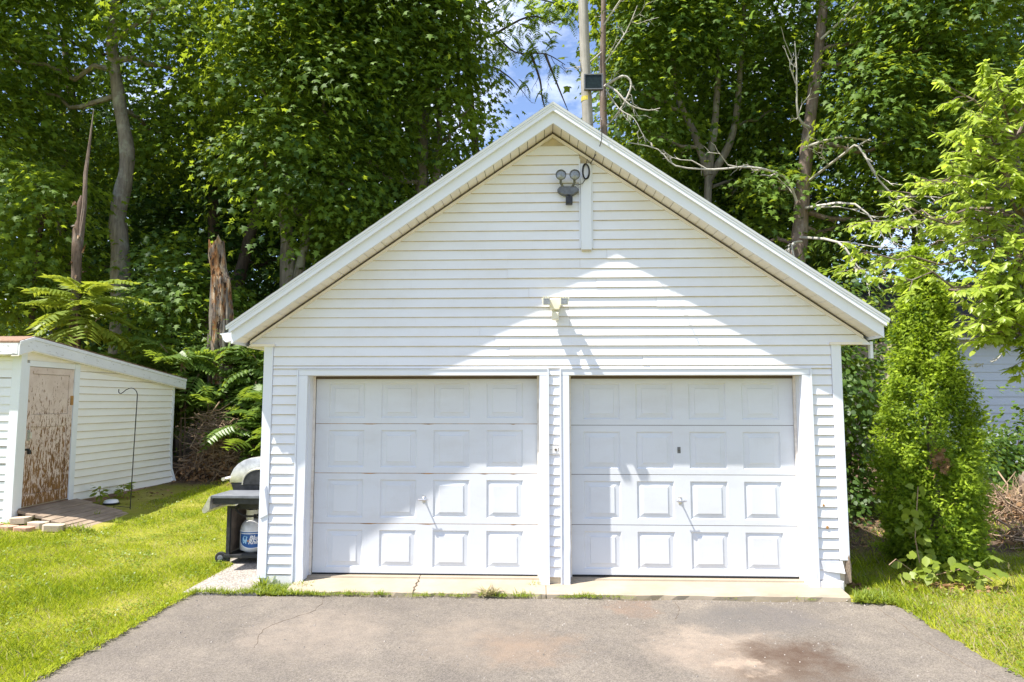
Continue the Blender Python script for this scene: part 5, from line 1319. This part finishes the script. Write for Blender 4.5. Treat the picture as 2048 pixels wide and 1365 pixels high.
# ------------------------------------------------------------------ sapling and thicket of pinnate leaves
def sumac_plant(label, x, y, ztop, nf, s, group='pinnate-leaved shrubs behind the shed', name='sumac_shrub', spread=0.55, mesh=FR, low=0.45):
    z0 = float(gz(x, y)); t = thing(name, label, 'shrub', (x, y, z0), group)
    hgt = ztop - z0
    lean = (rnd.uniform(-0.2, 0.2), rnd.uniform(-0.25, 0.1))
    sp = [Vector((x + lean[0] * (k / 6) ** 2, y + lean[1] * (k / 6) ** 2, z0 - 0.05 + hgt * 0.92 * k / 6)) for k in range(7)]
    m = MB(); m.tube(sp, [0.03 - 0.0035 * k for k in range(7)], 6)
    crowns = [sp[-1]]
    for k in range(3):
        a = rnd.uniform(0, 2 * pi); b = sp[3 + k % 3]; e = b + Vector((spread * cos(a), spread * sin(a), hgt * rnd.uniform(0.06, 0.2)))
        limb_to(m, b, e, 0.016, 0.008, 5, 0, 3, 0.2); crowns.append(e)
    m.build('stem', M['stick'], t, smooth=True)
    for i in range(nf):
        c = crowns[i % len(crowns)] + Vector((0, 0, rnd.uniform(-low, 0.05) * min(1, hgt)))
        frond_at(rnd.choice(mesh), t, c, rnd.uniform(0, 2 * pi), rnd.uniform(-0.15, 0.75), s * rnd.uniform(0.75, 1.2), rnd.uniform(-25, 25))
    return t
FRS = [frond_mesh('frond', M['weed'], 1.15, 12, 0.25, 0.44, 0.34 + 0.08 * k, 30 + k) for k in range(3)]
t = sumac_plant('sunlit feathery sapling with drooping fronds above the shed roof', -10.15, 7.25, 4.35, 0, 1.0, None, 'ailanthus_sapling')
for i in range(26):
    a = i * 2.4; el = 0.62 - 0.03 * i + rnd.uniform(-0.12, 0.12)
    frond_at(rnd.choice(FRS), t, Vector((-10.15 + rnd.uniform(-0.06, 0.06), 7.2, 4.45 - 0.035 * i)), a, el, rnd.uniform(0.9, 1.25), rnd.uniform(-15, 15))
sites = [(-9.9, 8.5, 3.3), (-9.0, 8.4, 3.35), (-8.2, 8.0, 3.3), (-7.15, 8.6, 3.6), (-9.3, 8.0, 2.9), (-8.6, 8.2, 3.1), (-7.5, 8.9, 3.3), (-6.7, 8.7, 3.4), (-7.9, 9.0, 3.0), (-6.9, 8.6, 2.7), (-6.3, 8.2, 2.1), (-5.9, 8.0, 2.3), (-6.0, 8.8, 3.1), (-5.4, 8.3, 3.3), (-5.8, 7.5, 1.9), (-5.0, 7.6, 2.4), (-6.5, 9.3, 3.6), (-5.4, 9.2, 3.4), (-8.6, 9.4, 3.7), (-10.8, 8.6, 3.2)]
words_ = ['behind the shed roof middle', 'left of the broken snag, catching sun', 'with pale upright frond above the shed roof end', 'in front of the broken snag', 'low behind the shed roof slope', 'just above the back end of the shed roof', 'below the broken snag', 'under the left gutter', 'half hidden behind the brush pile', 'over the brush pile top', 'right of the brush pile foot', 'dark and low above the grill lid', 'tall and dark against the garage corner', 'highest beside the garage corner board', 'lowest beside the grill lid', 'nearest the garage side wall', 'deep in shade behind the gutter', 'deep in shade behind the garage corner', 'deep in shade right of the grey maple trunk', 'left of the sapling stem, over the shed roof']
for (x, y, z), w in zip(sites, words_):
    sumac_plant('feathery green shrub ' + w, x, y, z, 28, 1.3)
for (x, y, z, w) in ((-6.15, 7.5, 2.4, 'tallest right of the brush pile'), (-5.5, 7.2, 1.5, 'with its fronds touching the grill lid'), (-6.5, 8.0, 2.7, 'rising directly above the brush pile'), (-8.1, 8.0, 3.5, 'brightest, above the low end of the shed roof'), (-4.6, 7.3, 3.0, 'against the garage left wall')):
    sumac_plant('feathery green shrub ' + w, x, y, z, 34, 1.2)

# ------------------------------------------------------------------ arborvitae
def cedar():
    cx, cy = 4.72, 1.15
    t = thing('arborvitae', 'bright green conical arborvitae at the right garage corner', 'evergreen', (cx, cy, 0.05))
    MB().tube([(cx, cy, 0.0), (cx + 0.03, cy, 1.5), (cx - 0.02, cy, 3.7)], [0.09, 0.06, 0.01], 8).build('trunk', M['bark_pine'], t, smooth=True)
    prof = 0.84 * np.array([(0.12, 0.50), (0.48, 0.58), (1.08, 0.62), (1.69, 0.62), (2.29, 0.54), (2.77, 0.40), (3.25, 0.34), (3.61, 0.28), (4.1, 0.17), (4.46, 0.06), (4.76, 0.01)])
    nc = 1900; per = 30
    z = 0.12 + 3.75 * rng.random(nc) ** 1.3
    a = rng.random(nc) * 2 * pi
    lump = 1 + 0.13 * np.sin(3 * a + 2.3 * z) * np.sin(2.9 * z + 1) + 0.10 * np.sin(5 * a - 4.1 * z) + 0.05 * np.sin(9 * a + 7 * z) + 0.03 * rng.normal(size=nc)
    r = np.interp(z, prof[:, 0], prof[:, 1]) * lump * (0.62 + 0.38 * rng.random(nc) ** 0.5)
    out = np.stack([np.cos(a), np.sin(a), np.zeros(nc)], 1)
    c = np.stack([cx + r * np.cos(a), cy + r * np.sin(a), z], 1)
    dirn = norm(out * 0.8 + np.array([0, 0, 0.6]) + rng.normal(size=(nc, 3)) * 0.25)
    size = 0.035 + 0.045 * np.clip(r / 0.4, 0.0, 1)
    t_ = rng.uniform(-1, 1, (nc, per))
    P = c[:, None, :] + dirn[:, None, :] * (t_[..., None] * size[:, None, None] * 1.2) + rng.normal(size=(nc, per, 3)) * (size[:, None, None] * 0.5)
    T = dirn[:, None, :] * 0.9 + rng.normal(size=(nc, per, 3)) * 0.55
    N = out[:, None, :] * 0.4 + np.array([-0.1, -0.1, 0.7]) + rng.normal(size=(nc, per, 3)) * 0.6
    C = np.clip(0.42 + 0.30 * t_ + rng.normal(size=(nc, 1)) * 0.18 + rng.normal(size=(nc, per)) * 0.1, 0, 1).reshape(-1)
    P, T, N = P.reshape(-1, 3), T.reshape(-1, 3), N.reshape(-1, 3); n = len(P)
    link('crown', leaf_mesh('crown', P, N, T, 0.066 * rng.uniform(0.6, 1.3, n), 'fan', M['cedar'], C, 0.1, 0.12, 0.6), t)
    # a brown dead patch inside the crown
    m_ = 60; P = np.stack([4.50 + rng.normal(size=m_) * 0.05, 0.60 + rng.normal(size=m_) * 0.03, 1.30 + rng.normal(size=m_) * 0.07], 1)
    dp = link('dead_patch', leaf_mesh('dead_patch', P, rng.normal(size=(m_, 3)), rng.normal(size=(m_, 3)) + [0, -0.5, 0], np.full(m_, 0.08), 'fan', M['deadleaf'], np.full(m_, 0.3), 0.1, 0.1), t)
    stuff(dp)
cedar()

# vine and broad-leaved weed at its foot
def leafy(name, label, cat, base, P, N, T, S, tpl, mat, stems, group=None, leafname='leaf', **kw):
    t = thing(name, label, cat, base, group)
    m = MB()
    for s in stems: m.tube(s, 0.006, 4)
    m.build('stem', M['stick'], t)
    link('foliage', leaf_mesh('foliage', P, N, T, S, tpl, M[mat], np.clip(rng.normal(size=len(P)) * 0.2 + 0.6, 0, 1), **kw), t)
    return t
n = 95
u = rng.random(n)
P = np.concatenate([np.stack([4.10 + 0.10 * np.sin(u[:45] * 7), 0.38 + 0.05 * rng.normal(size=45), 0.1 + 0.95 * u[:45]], 1) + rng.normal(size=(45, 3)) * 0.05,
                    np.stack([3.78 + 0.95 * u[45:], 0.22 + 0.1 * rng.normal(size=50), 0.12 + 0.30 * rng.random(50) * (1 - 0.4 * u[45:])], 1)])
leafy('bindweed_vine', 'sunlit vine with oval leaves climbing the arborvitae foot', 'vine', (4.1, 0.38, 0.05), P, rng.normal(size=(n, 3)) * 0.5 + [-0.3, -0.6, 0.6], rng.normal(size=(n, 3)) * 0.6 + [0, -0.1, -0.7], rng.uniform(0.07, 0.13, n), 'round', 'weed',
      [[(4.15, 0.40, 0.05), (4.08, 0.38, 0.5), (4.14, 0.38, 1.05)], [(4.1, 0.4, 0.1), (3.8, 0.25, 0.3), (3.7, 0.2, 0.25)], [(4.2, 0.35, 0.1), (4.5, 0.15, 0.25), (4.7, 0.1, 0.12)]])
bw = thing('broadleaf_weed', 'pale broad-leaved weed spreading at the arborvitae foot', 'plant', (4.75, 0.15, 0.08))
for (x, y, z, s, az) in ((4.35, 0.10, 0.30, 0.17, -1.3), (4.52, 0.02, 0.27, 0.20, -1.0), (4.68, 0.08, 0.25, 0.22, -0.5), (4.45, 0.12, 0.18, 0.15, -2.0), (4.72, 0.15, 0.36, 0.16, -0.2), (4.40, 0.14, 0.14, 0.14, -1.7)):
    me = leaf_mesh('large_leaf', np.array([[0., 0, 0]]), np.array([[0.1, -0.25, 1.0]]), np.array([[cos(az), sin(az), -0.25]]), [s], 'maple', M['weed'], np.array([rnd.uniform(0.2, 0.6)]), 0.15, 0.2, 1.15)
    link('large_leaf', me, bw, (x, y, z))
    MB().tube([(4.55, 0.25, 0.08), ((x + 4.55) / 2, (y + 0.2) / 2, z * 0.8), (x, y, z)], 0.006, 4).build('stalk', M['weed'], bw)

# ------------------------------------------------------------------ cherry at the right
def cherry():
    t = thing('cherry_tree', 'yellow-green cherry tree leaning in from the right edge', 'tree', (6.3, 0.5, 0.08))
    trunk = smooth_path([(6.35, 0.7, 0.0), (6.1, 0.7, 1.1), (5.75, 0.65, 2.1), (5.55, 0.6, 2.9), (5.6, 0.55, 3.8), (5.5, 0.5, 5.0)], 4)
    MB().tube(trunk, [0.085 - 0.0033 * k for k in range(len(trunk))], 10, wob=0.05).build('trunk', M['bark'], t, smooth=True)
    tips = [(3.62, 0.15, 3.62), (4.72, 0.2, 5.45), (4.85, 0.1, 4.9), (5.33, 0.2, 5.35), (4.6, 0.1, 4.45), (5.04, 0.0, 4.3), (4.74, 0.1, 3.75), (5.22, 0.1, 3.75), (4.85, 0.1, 3.15), (5.25, 0.0, 3.1), (4.9, 0.0, 2.72), (3.78, 0.15, 3.32),
            (5.5, 0.1, 4.7), (5.6, 0.1, 4.1), (5.6, 0.0, 3.4), (5.5, 0.0, 2.8), (5.15, 0.4, 4.75), (4.95, 0.5, 4.0), (5.3, 0.5, 3.3), (5.8, 0.2, 5.2), (6.2, 0.3, 4.6), (6.3, 0.2, 3.6), (6.1, 0.3, 2.9), (6.0, 0.6, 5.6), (4.95, 0.2, 5.15), (5.1, -0.1, 2.95), (4.65, 0.0, 4.75), (5.0, -0.1, 3.5), (5.3, -0.1, 4.3), (5.0, 0.0, 5.5), (5.45, 0.0, 5.7), (4.75, 0.1, 4.15), (4.3, 1.9, 3.75), (4.65, 2.0, 4.3), (4.2, 1.9, 4.35), (4.95, 1.9, 4.0), (4.45, 2.0, 3.3), (5.1, 1.9, 3.4), (4.05, 0.3, 4.1), (4.45, 0.4, 4.5), (4.9, 1.8, 4.8), (5.3, 1.6, 4.3), (4.7, 0.0, 3.2), (4.95, 0.0, 2.85), (5.2, 0.1, 2.65), (4.75, 0.15, 2.85), (5.3, 0.2, 2.5), (5.05, 0.2, 3.3)]
    P, N, T, S = [], [], [], []
    for tip in tips:
        tip = Vector(tip)
        a = min(trunk[6:], key=lambda p: (p - tip).length + abs(p.z - tip.z + 0.25))
        m = MB(); q = limb_to(m, a, tip, 0.020, 0.006, 6, 0.05, 7, 0.35)
        d = (tip - q[-3]).normalized()
        shoots = []
        for k in range((6 if tip.y < 1 else 10) if tip.x < 4.6 and tip.z < 4.3 else (13 if tip.z < 3.5 else 10)):
            b = q[rnd.randint(3, 7)]; v = (d + Vector((rnd.uniform(-1, 1), rnd.uniform(-1, 1), rnd.uniform(-0.8, 0.9)))).normalized()
            e = b + v * rnd.uniform(0.2, 0.45); limb_to(m, b, e, 0.006, 0.003, 3, 0.0, 3, 0.2); shoots.append((b, e))
        m.build('limb', M['bark_pine'], t, smooth=True)
        for b, e in shoots:
            v = (e - b).normalized()
            for k in range(17):
                s = rnd.uniform(0.25, 1.05); p = b.lerp(e, s)
                side = Vector((rnd.uniform(-1, 1), rnd.uniform(-1, 1), rnd.uniform(-0.5, 0.4))).normalized()
                P.append(p); T.append(v * 0.6 + side * 0.9 + Vector((0, 0, -0.45))); N.append(Vector((-0.25, -0.15, 1)) + side * 0.25 + Vector((rnd.gauss(0, .3), rnd.gauss(0, .3), 0))); S.append(rnd.uniform(0.075, 0.138))
    P, N, T, S = map(lambda a: np.array([list(x) if hasattr(x, '__len__') else x for x in a]), (P, N, T, S))
    link('crown', leaf_mesh('crown', P, N, T, S, 'oval', M['cherry'], np.clip(rng.normal(size=len(P)) * 0.22 + 0.55, 0, 1), 0.35, 0.3, 0.95), t)
    m = MB(); twigs(m, [(5.6, 0.9, 2.6), (5.4, 1.0, 2.5), (5.2, 1.0, 2.35), (5.1, 1.0, 2.2)], 0.010, 2, 1.0, 3, rnd, 0.4)
    m.build('dead_twigs', M['dead_twig'], t)
cherry()

# ------------------------------------------------------------------ shrubs on the right
def shrub(label, blobs, leaf, base, per=22, name='shrub', mat='shrub', group='shrubs on the right side', tpl='round', sr=0.28):
    t = thing(name, label, 'shrub', base, group)
    m = MB()
    for b in blobs: limb_to(m, base, b[:3], 0.03, 0.008, 5, 0, 4, 0.3)
    m.build('stem', M['bark_dark'], t, smooth=True)
    crown('foliage', blobs, per, leaf, tpl, M[mat], t, sr=sr)
shrub('broad mass of shaded green undergrowth filling behind the brush pile', [(-9.6, 9.6, 1.8, 1.0, 40), (-8.4, 9.8, 2.4, 1.1, 46), (-7.2, 9.7, 2.0, 1.1, 46), (-6.2, 9.6, 2.6, 1.1, 46), (-5.2, 9.4, 1.8, 1.0, 40), (-6.4, 9.2, 1.0, 0.9, 36), (-5.0, 9.2, 3.0, 0.9, 36), (-7.6, 10.2, 3.2, 1.0, 40), (-4.2, 9.0, 1.4, 0.9, 34), (-5.8, 8.5, 2.3, 0.8, 34), (-6.9, 8.8, 2.8, 0.8, 34), (-8.1, 8.9, 3.0, 0.8, 34), (-5.2, 8.3, 1.2, 0.8, 34)], 0.12, (-7.2, 10.0, 0.5), 24, group=None, tpl='oval', sr=0.4, mat='sumac')
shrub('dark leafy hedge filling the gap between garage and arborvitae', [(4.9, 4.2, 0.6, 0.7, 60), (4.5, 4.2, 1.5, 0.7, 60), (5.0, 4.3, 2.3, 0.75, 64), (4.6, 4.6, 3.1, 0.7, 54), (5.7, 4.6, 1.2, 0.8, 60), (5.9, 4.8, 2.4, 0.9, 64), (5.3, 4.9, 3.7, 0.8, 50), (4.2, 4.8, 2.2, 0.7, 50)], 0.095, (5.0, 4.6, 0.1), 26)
shrub('dark shrub right of the arborvitae below the grey house', [(6.9, 4.7, 0.5, 0.55, 44), (6.4, 4.5, 1.0, 0.55, 44), (7.4, 5.2, 0.8, 0.6, 44), (6.9, 5.1, 1.2, 0.45, 30)], 0.09, (6.9, 4.7, 0.1), 24)
shrub('leafy shrub behind the stump at the right edge', [(9.0, 7.2, 0.9, 0.75, 50), (10.0, 7.4, 1.25, 0.8, 56), (9.6, 7.6, 0.6, 0.8, 50), (10.9, 7.5, 1.1, 0.8, 50)], 0.11, (9.8, 7.5, 0.2), 24)
st = thing('tree_stump', 'old brown tree stump at the right edge', 'stump', (8.62, 5.1, 0.15))
jagged(8.62, 5.1, [(0.02, 0.26, 0), (0.2, 0.22, 0), (0.5, 0.20, 0.01), (0.72, 0.2, 0.02), (0.80, 0.19, 0.02)]).build('trunk', M['stump'], st)
ly = thing('daylily_clump', 'yellow-green strap-leaved lily clump beside the stump', 'plant', (8.75, 4.5, 0.14))
n = 70; a = rng.random(n) * 2 * pi
link('foliage', leaf_mesh('foliage', np.stack([8.8 + 0.12 * np.cos(a), 4.5 + 0.12 * np.sin(a), np.full(n, 0.12)], 1), np.stack([-np.cos(a) * 0.6, -np.sin(a) * 0.6, np.full(n, 0.7)], 1), np.stack([np.cos(a) * 0.7, np.sin(a) * 0.7, np.ones(n) * 0.9], 1), rng.uniform(0.35, 0.6, n), 'blade', M['weed'], rng.random(n), 0.0, 0.45, 0.05), ly)

# ------------------------------------------------------------------ brush piles
def brush(name, label, cx, cy, rx, ry, hgt, n, leaves, long=1.1):
    m = MB()
    for i in range(n):
        u, v = rnd.gauss(0, 0.42), rnd.gauss(0, 0.42)
        top = hgt * math.exp(-(u * u + v * v) * 1.6)
        p = Vector((cx + u * rx, cy + v * ry, float(gz(cx, cy)) + rnd.uniform(0.0, 1) * top))
        d = Vector((rnd.gauss(0, 1), rnd.gauss(0, 0.6), rnd.gauss(0.15, 0.55))).normalized()
        L = rnd.uniform(0.25, long); r = rnd.choice((0.004, 0.005, 0.006, 0.009, 0.016))
        q = limb_to(m, p - d * L / 2, p + d * L / 2, r, r * 0.4, 4, 0.05 * rnd.uniform(-1, 1), 4, 0.28)
    ob = m.build(name, M['stick'])
    stuff(tag(ob, label, 'brush pile'))
    k = leaves
    P = np.stack([cx + rng.normal(size=k) * rx * 0.6, cy + rng.normal(size=k) * ry * 0.6, np.zeros(k)], 1)
    P[:, 2] = gz(P[:, 0], P[:, 1]) + 0.01 + hgt * 0.85 * rng.random(k) * np.exp(-(((P[:, 0] - cx) / rx) ** 2 + ((P[:, 1] - cy) / ry) ** 2) * 1.6)
    stuff(tag(link(name + '_litter', leaf_mesh('litter', P, rng.normal(size=(k, 3)) + [0, 0, 0.8], rng.normal(size=(k, 3)), rng.uniform(0.04, 0.1, k), 'round', M['deadleaf'], rng.random(k))), 'dry brown leaves caught in the ' + label, 'dead leaves'))
brush('brush_pile', 'tangled brush pile behind the far end of the shed', -7.15, 7.4, 0.62, 0.55, 1.55, 520, 1200)
brush('brush_pile', 'low heap of dry branches at the right beside the arborvitae', 7.4, 4.0, 1.0, 0.8, 0.42, 260, 700, 1.3)
brush('brush_pile', 'flat dry brush lying on the grass at the right edge', 6.7, 2.2, 0.7, 0.5, 0.22, 120, 260, 0.9)
k = 2600
P = np.stack([rng.uniform(3.5, 9.5, k), rng.uniform(0.6, 8, k), np.zeros(k)], 1); P = P[(P[:, 1] > 2.0) | (rng.random(k) < 0.5)]
P2 = np.stack([rng.uniform(-8, -4.6, 900), rng.uniform(4.0, 9, 900), np.zeros(900)], 1); P2 = P2[(P2[:, 1] > 6.4) | (P2[:, 0] < -6.7)]
P3 = np.stack([rng.uniform(3.3, 4.7, 380), rng.uniform(-0.1, 0.5, 380), np.zeros(380)], 1)
P = np.concatenate([P, P2, P3]); P[:, 2] = gz(P[:, 0], P[:, 1]) + 0.012; k = len(P)
stuff(tag(link('leaf_litter', leaf_mesh('leaf_litter', P, rng.normal(size=(k, 3)) * 0.4 + [0, 0, 1], rng.normal(size=(k, 3)), rng.uniform(0.03, 0.08, k), 'round', M['deadleaf'], rng.random(k))), 'scattered dead leaves and chips on bare soil at the lawn margins', 'leaf litter'))

# ------------------------------------------------------------------ grass
def keep(x, y):
    k = np.ones(len(x), bool)
    k &= ~((x > -3.60) & (x < 3.38) & (y < 7))                                   # drive, apron, garage
    k &= ~((x > np.where(y > 0.9, -3.86, -3.68)) & (x < -2.8) & (y > -0.33) & (y < 2.35))  # pad
    k &= ~((x < XS + 0.06) & (y > YS - 0.05))
    k &= ~((x > -7.65) & (x < -6.22) & (y > 2.46 - 0.3 * (x + 7.6) / 1.35) & (y < 3.75))
    k &= ~((x < -6.75) & (y > 3.7))
    k &= ~((x > -7.82) & (x < -6.62) & (y > 1.88) & (y < 2.42) & (rng.random(len(x)) < 0.85))
    k &= ~((y > 5.6) & (rng.random(len(x)) < (y - 5.6) / 2.2))
    k &= ~((np.hypot(x - 4.5, y - 0.7) < 0.75) & (rng.random(len(x)) < 0.85))
    k &= ~((x > 3.4) & (y > 1.6) & (rng.random(len(x)) < 0.55))
    return k
def patchn(x, y): return np.sin(1.7 * x + 0.6) * np.sin(1.3 * y - 0.4) + 0.6 * np.sin(3.9 * x - 2.2 * y) + 0.4 * np.sin(7.1 * y + 5.3 * x)
def grass(name, label, x0, x1, y0, y1, n, h0, h1, w, tpl, lean=0.9, dry=0.12):
    x, y = rng.uniform(x0, x1, n), rng.uniform(y0, y1, n)
    k = keep(x, y); x, y = x[k], y[k]; n = len(x)
    pn = patchn(x, y)
    P = np.stack([x, y, gz(x, y) - 0.004], 1)
    a = rng.random(n) * 2 * pi; l = rng.random(n) * lean + 0.15
    T = np.stack([np.cos(a) * l, np.sin(a) * l, np.ones(n)], 1)
    N = np.stack([-np.sin(a) + rng.normal(size=n) * 0.3, np.cos(a), rng.normal(size=n) * 0.2 + 0.25], 1)
    S = rng.uniform(h0, h1, n) * (1 + 0.30 * np.clip(pn, -1, 1)) * np.where(rng.random(n) < 0.06, 1.5, 1.0)
    C = np.clip(0.50 - 0.20 * pn + rng.normal(size=n) * 0.28, 0, 1)
    d = rng.random(n) < dry * np.clip(1 - 0.9 * pn, 0.3, 2.5)
    o = None
    for sel, mt, nm in ((~d, 'grass', name), (d, 'drygrass', 'dry_' + name)):
        me = leaf_mesh(nm, P[sel], N[sel], T[sel], S[sel], tpl, M[mt], C[sel], 0.0, 0.25, w)
        stuff(tag(link(nm, me), label if mt == 'grass' else 'dry straw blades mixed through the ' + label, 'grass'))
grass('lawn_grass', 'short green grass of the near left lawn', -7.5, -3.55, -3.0, 1.6, 92000, 0.03, 0.065, 0.10, 'blade')
grass('lawn_grass', 'short green grass of the far left lawn by the shed', -10.5, -3.4, 1.6, 7.6, 90000, 0.03, 0.075, 0.13, 'blade_lo')
grass('lawn_grass', 'rougher green grass right of the driveway', 3.42, 6.6, -2.9, 1.4, 62000, 0.04, 0.10, 0.085, 'blade', 0.8, 0.2)
grass('lawn_grass', 'thin grass behind the arborvitae at the right', 3.5, 9.5, 1.4, 6.5, 22000, 0.04, 0.11, 0.10, 'blade_lo', 0.8, 0.35)
# weeds in the joint between asphalt and apron, and round the corners
def tufts(name, label, spots, mat='weed'):
    Ps, Ns, Ts, Ss = [], [], [], []
    for (x, y, r, n, hh) in spots:
        a = rng.random(n) * 2 * pi; q = r * np.sqrt(rng.random(n)); b = rng.random(n) * 2 * pi
        Ps.append(np.stack([x + q * np.cos(a), y + q * np.sin(a) * 0.45, np.full(n, 0.02)], 1))
        l = rng.uniform(0.3, 1.3, n)
        Ts.append(np.stack([np.cos(b) * l, np.sin(b) * l, np.ones(n)], 1)); Ns.append(np.stack([-np.cos(b), -np.sin(b), l], 1) + rng.normal(size=(n, 3)) * 0.3)
        Ss.append(rng.uniform(0.5, 1.2, n) * hh)
    P, N, T, S = map(np.concatenate, (Ps, Ns, Ts, Ss)); n = len(P)
    stuff(tag(link(name, leaf_mesh(name, P, N, T, S, 'blade', M[mat], rng.random(n), 0.0, 0.4, 0.11)), label, 'weeds'))
sp = []
for (x0, x1, dn, hh) in ((-3.55, -2.35, 1.0, 0.06), (-2.35, -1.45, 0.75, 0.05), (-1.3, -0.75, 0.6, 0.05), (-0.55, -0.05, 0.5, 0.06), (0.25, 0.6, 0.8, 0.05), (0.6, 0.95, 0.35, 0.04), (1.9, 2.1, 0.2, 0.03), (2.55, 2.75, 0.3, 0.03)):
    x = x0
    while x < x1:
        if rnd.random() < dn + 0.15: sp.append((x, -0.30 + rnd.uniform(-0.03, 0.025), rnd.uniform(0.05, 0.11), int(75 * (dn + 0.2)), hh * rnd.uniform(0.7, 1.3)))
        x += 0.07
tufts('joint_weeds', 'green weeds growing in the joint between asphalt and concrete apron', sp)
sp = [(rnd.uniform(-3.05, -2.45), rnd.uniform(-0.28, -0.05), 0.10, 60, 0.08) for _ in range(16)] + [(-2.52, -0.08, 0.06, 60, 0.10), (-2.95, -0.06, 0.07, 50, 0.16)]
tufts('corner_weeds', 'bright weeds around the left garage corner', sp)
tufts('post_weeds', 'small green weed between the two garage doors', [(-0.06, -0.02, 0.05, 90, 0.10), (0.33, 0.02, 0.04, 50, 0.05)])
tufts('dry_tuft', 'dry brown grass tuft left of the door post', [(-0.52, -0.29, 0.07, 80, 0.13), (0.02, -0.16, 0.05, 50, 0.06), (0.15, -0.17, 0.06, 30, 0.05)], 'drygrass')
tufts('corner_grass', 'thick green grass at the right corner of the apron', [(rnd.uniform(3.12, 3.55), rnd.uniform(-0.42, -0.1), 0.1, 70, 0.10) for _ in range(14)])
tufts('lawn_lip', 'grass overhanging the left edge of the asphalt', [(-3.60 + rnd.uniform(-0.03, 0.03), -0.35 - 0.055 * k, 0.05, 40, 0.06) for k in range(48)], 'grass')
tufts('ramp_weeds', 'weeds sprouting between the ramp planks and bricks', [(-7.1, 3.2, 0.05, 26, 0.16), (-6.9, 3.1, 0.05, 24, 0.12), (-7.55, 2.28, 0.10, 50, 0.16), (-7.3, 2.32, 0.10, 40, 0.12), (-6.5, 2.1, 0.12, 60, 0.13), (-6.25, 2.0, 0.1, 50, 0.1), (-6.2, 2.6, 0.08, 50, 0.1)])
# raise the tufts that stand on the higher lawn by the ramp
for o in scene.objects:
    if o.name.startswith('ramp_weeds'): o.location.z = 0.18
# seed stalks at the right
m = MB(); heads = []
for k in range(26):
    x, y = rnd.uniform(4.7, 6.3), rnd.uniform(-0.5, 0.2); hh = rnd.uniform(0.15, 0.34)
    dx = rnd.uniform(-0.08, 0.08)
    p = [(x, y, 0.05), (x + dx * 0.4, y, hh * 0.7), (x + dx, y, hh)]
    m.tube(p, [0.003, 0.0025, 0.002], 3); m.tube([p[-1], (x + dx * 1.2, y, hh + 0.035)], [0.007, 0.004], 5)
stuff(tag(m.build('seed_stalks', M['drygrass']), 'thin plantain seed stalks standing in the right lawn', 'weeds'))
# two weed saplings at the shed wall
for lb, x, y, hh in (('left weed sapling growing against the shed wall above the ramp', -7.40, 3.95, 0.30), ('right weed sapling growing against the shed wall above the pan', -7.42, 4.65, 0.28)):
    t = thing('weed_sapling', lb, 'plant', (x, y, 0.25), 'weed saplings by the shed wall')
    MB().tube([(x, y, 0.2), (x + 0.03, y - 0.02, 0.25 + hh * 0.6), (x + 0.02, y - 0.04, 0.25 + hh)], 0.006, 4).build('stem', M['stick'], t)
    n = 34; a = rng.random(n) * 2 * pi
    P = np.stack([x + 0.02 + 0.05 * np.cos(a), y - 0.03 + 0.05 * np.sin(a), 0.25 + hh * rng.uniform(0.4, 1.05, n)], 1)
    link('foliage', leaf_mesh('foliage', P, rng.normal(size=(n, 3)) * 0.3 + [0, 0, 1], np.stack([np.cos(a), np.sin(a), rng.uniform(-0.5, 0.3, n)], 1), rng.uniform(0.09, 0.17, n), 'oval', M['weed'], rng.random(n), 0.2, 0.3, 0.9), t)
# loose grit on the drive
n = 1500; m = MB()
for k in range(700):
    x, y = rnd.uniform(-3.5, 3.3), rnd.uniform(-3.2, -0.3) ; r = rnd.choice((0.003, 0.004, 0.005, 0.008))
    if rnd.random() < 0.35: y = -0.36 + rnd.gauss(0, 0.06)
    m.hexa([(x-r, y-r, 0.006), (x+r, y-r*0.7, 0.006), (x+r*0.8, y+r, 0.006), (x-r, y+r*0.8, 0.006)], [(x-r*.5, y-r*.5, 0.006+r), (x+r*.5, y-r*.4, 0.006+r*1.2), (x+r*.4, y+r*.5, 0.006+r), (x-r*.6, y+r*.4, 0.006+r*.9)])
stuff(tag(m.build('loose_grit', M['aggregate']), 'loose grit scattered over the asphalt', 'grit'))

# clover and broad weed leaves in the lawn
def clover(name, label, x0, x1, y0, y1, n):
    c = 260; cxy = np.stack([rng.uniform(x0, x1, c), rng.uniform(y0, y1, c)], 1)
    k = rng.integers(0, c, n); q = cxy[k] + rng.normal(size=(n, 2)) * 0.09
    ok = keep(q[:, 0], q[:, 1]); q = q[ok]; n = len(q)
    P = np.stack([q[:, 0], q[:, 1], gz(q[:, 0], q[:, 1]) + rng.uniform(0.02, 0.05, n)], 1)
    stuff(tag(link(name, leaf_mesh(name, P, rng.normal(size=(n, 3)) * 0.35 + [0, 0, 1], rng.normal(size=(n, 3)), rng.uniform(0.015, 0.034, n), 'round', M['weed'], rng.random(n) * 0.7)), label, 'clover'))
clover('lawn_clover', 'small clover leaves in patches of the left lawn', -9, -3.55, -3.0, 5.0, 16000)
clover('lawn_clover', 'small clover leaves in patches of the right lawn', 3.42, 6.6, -2.8, 0.8, 9000)
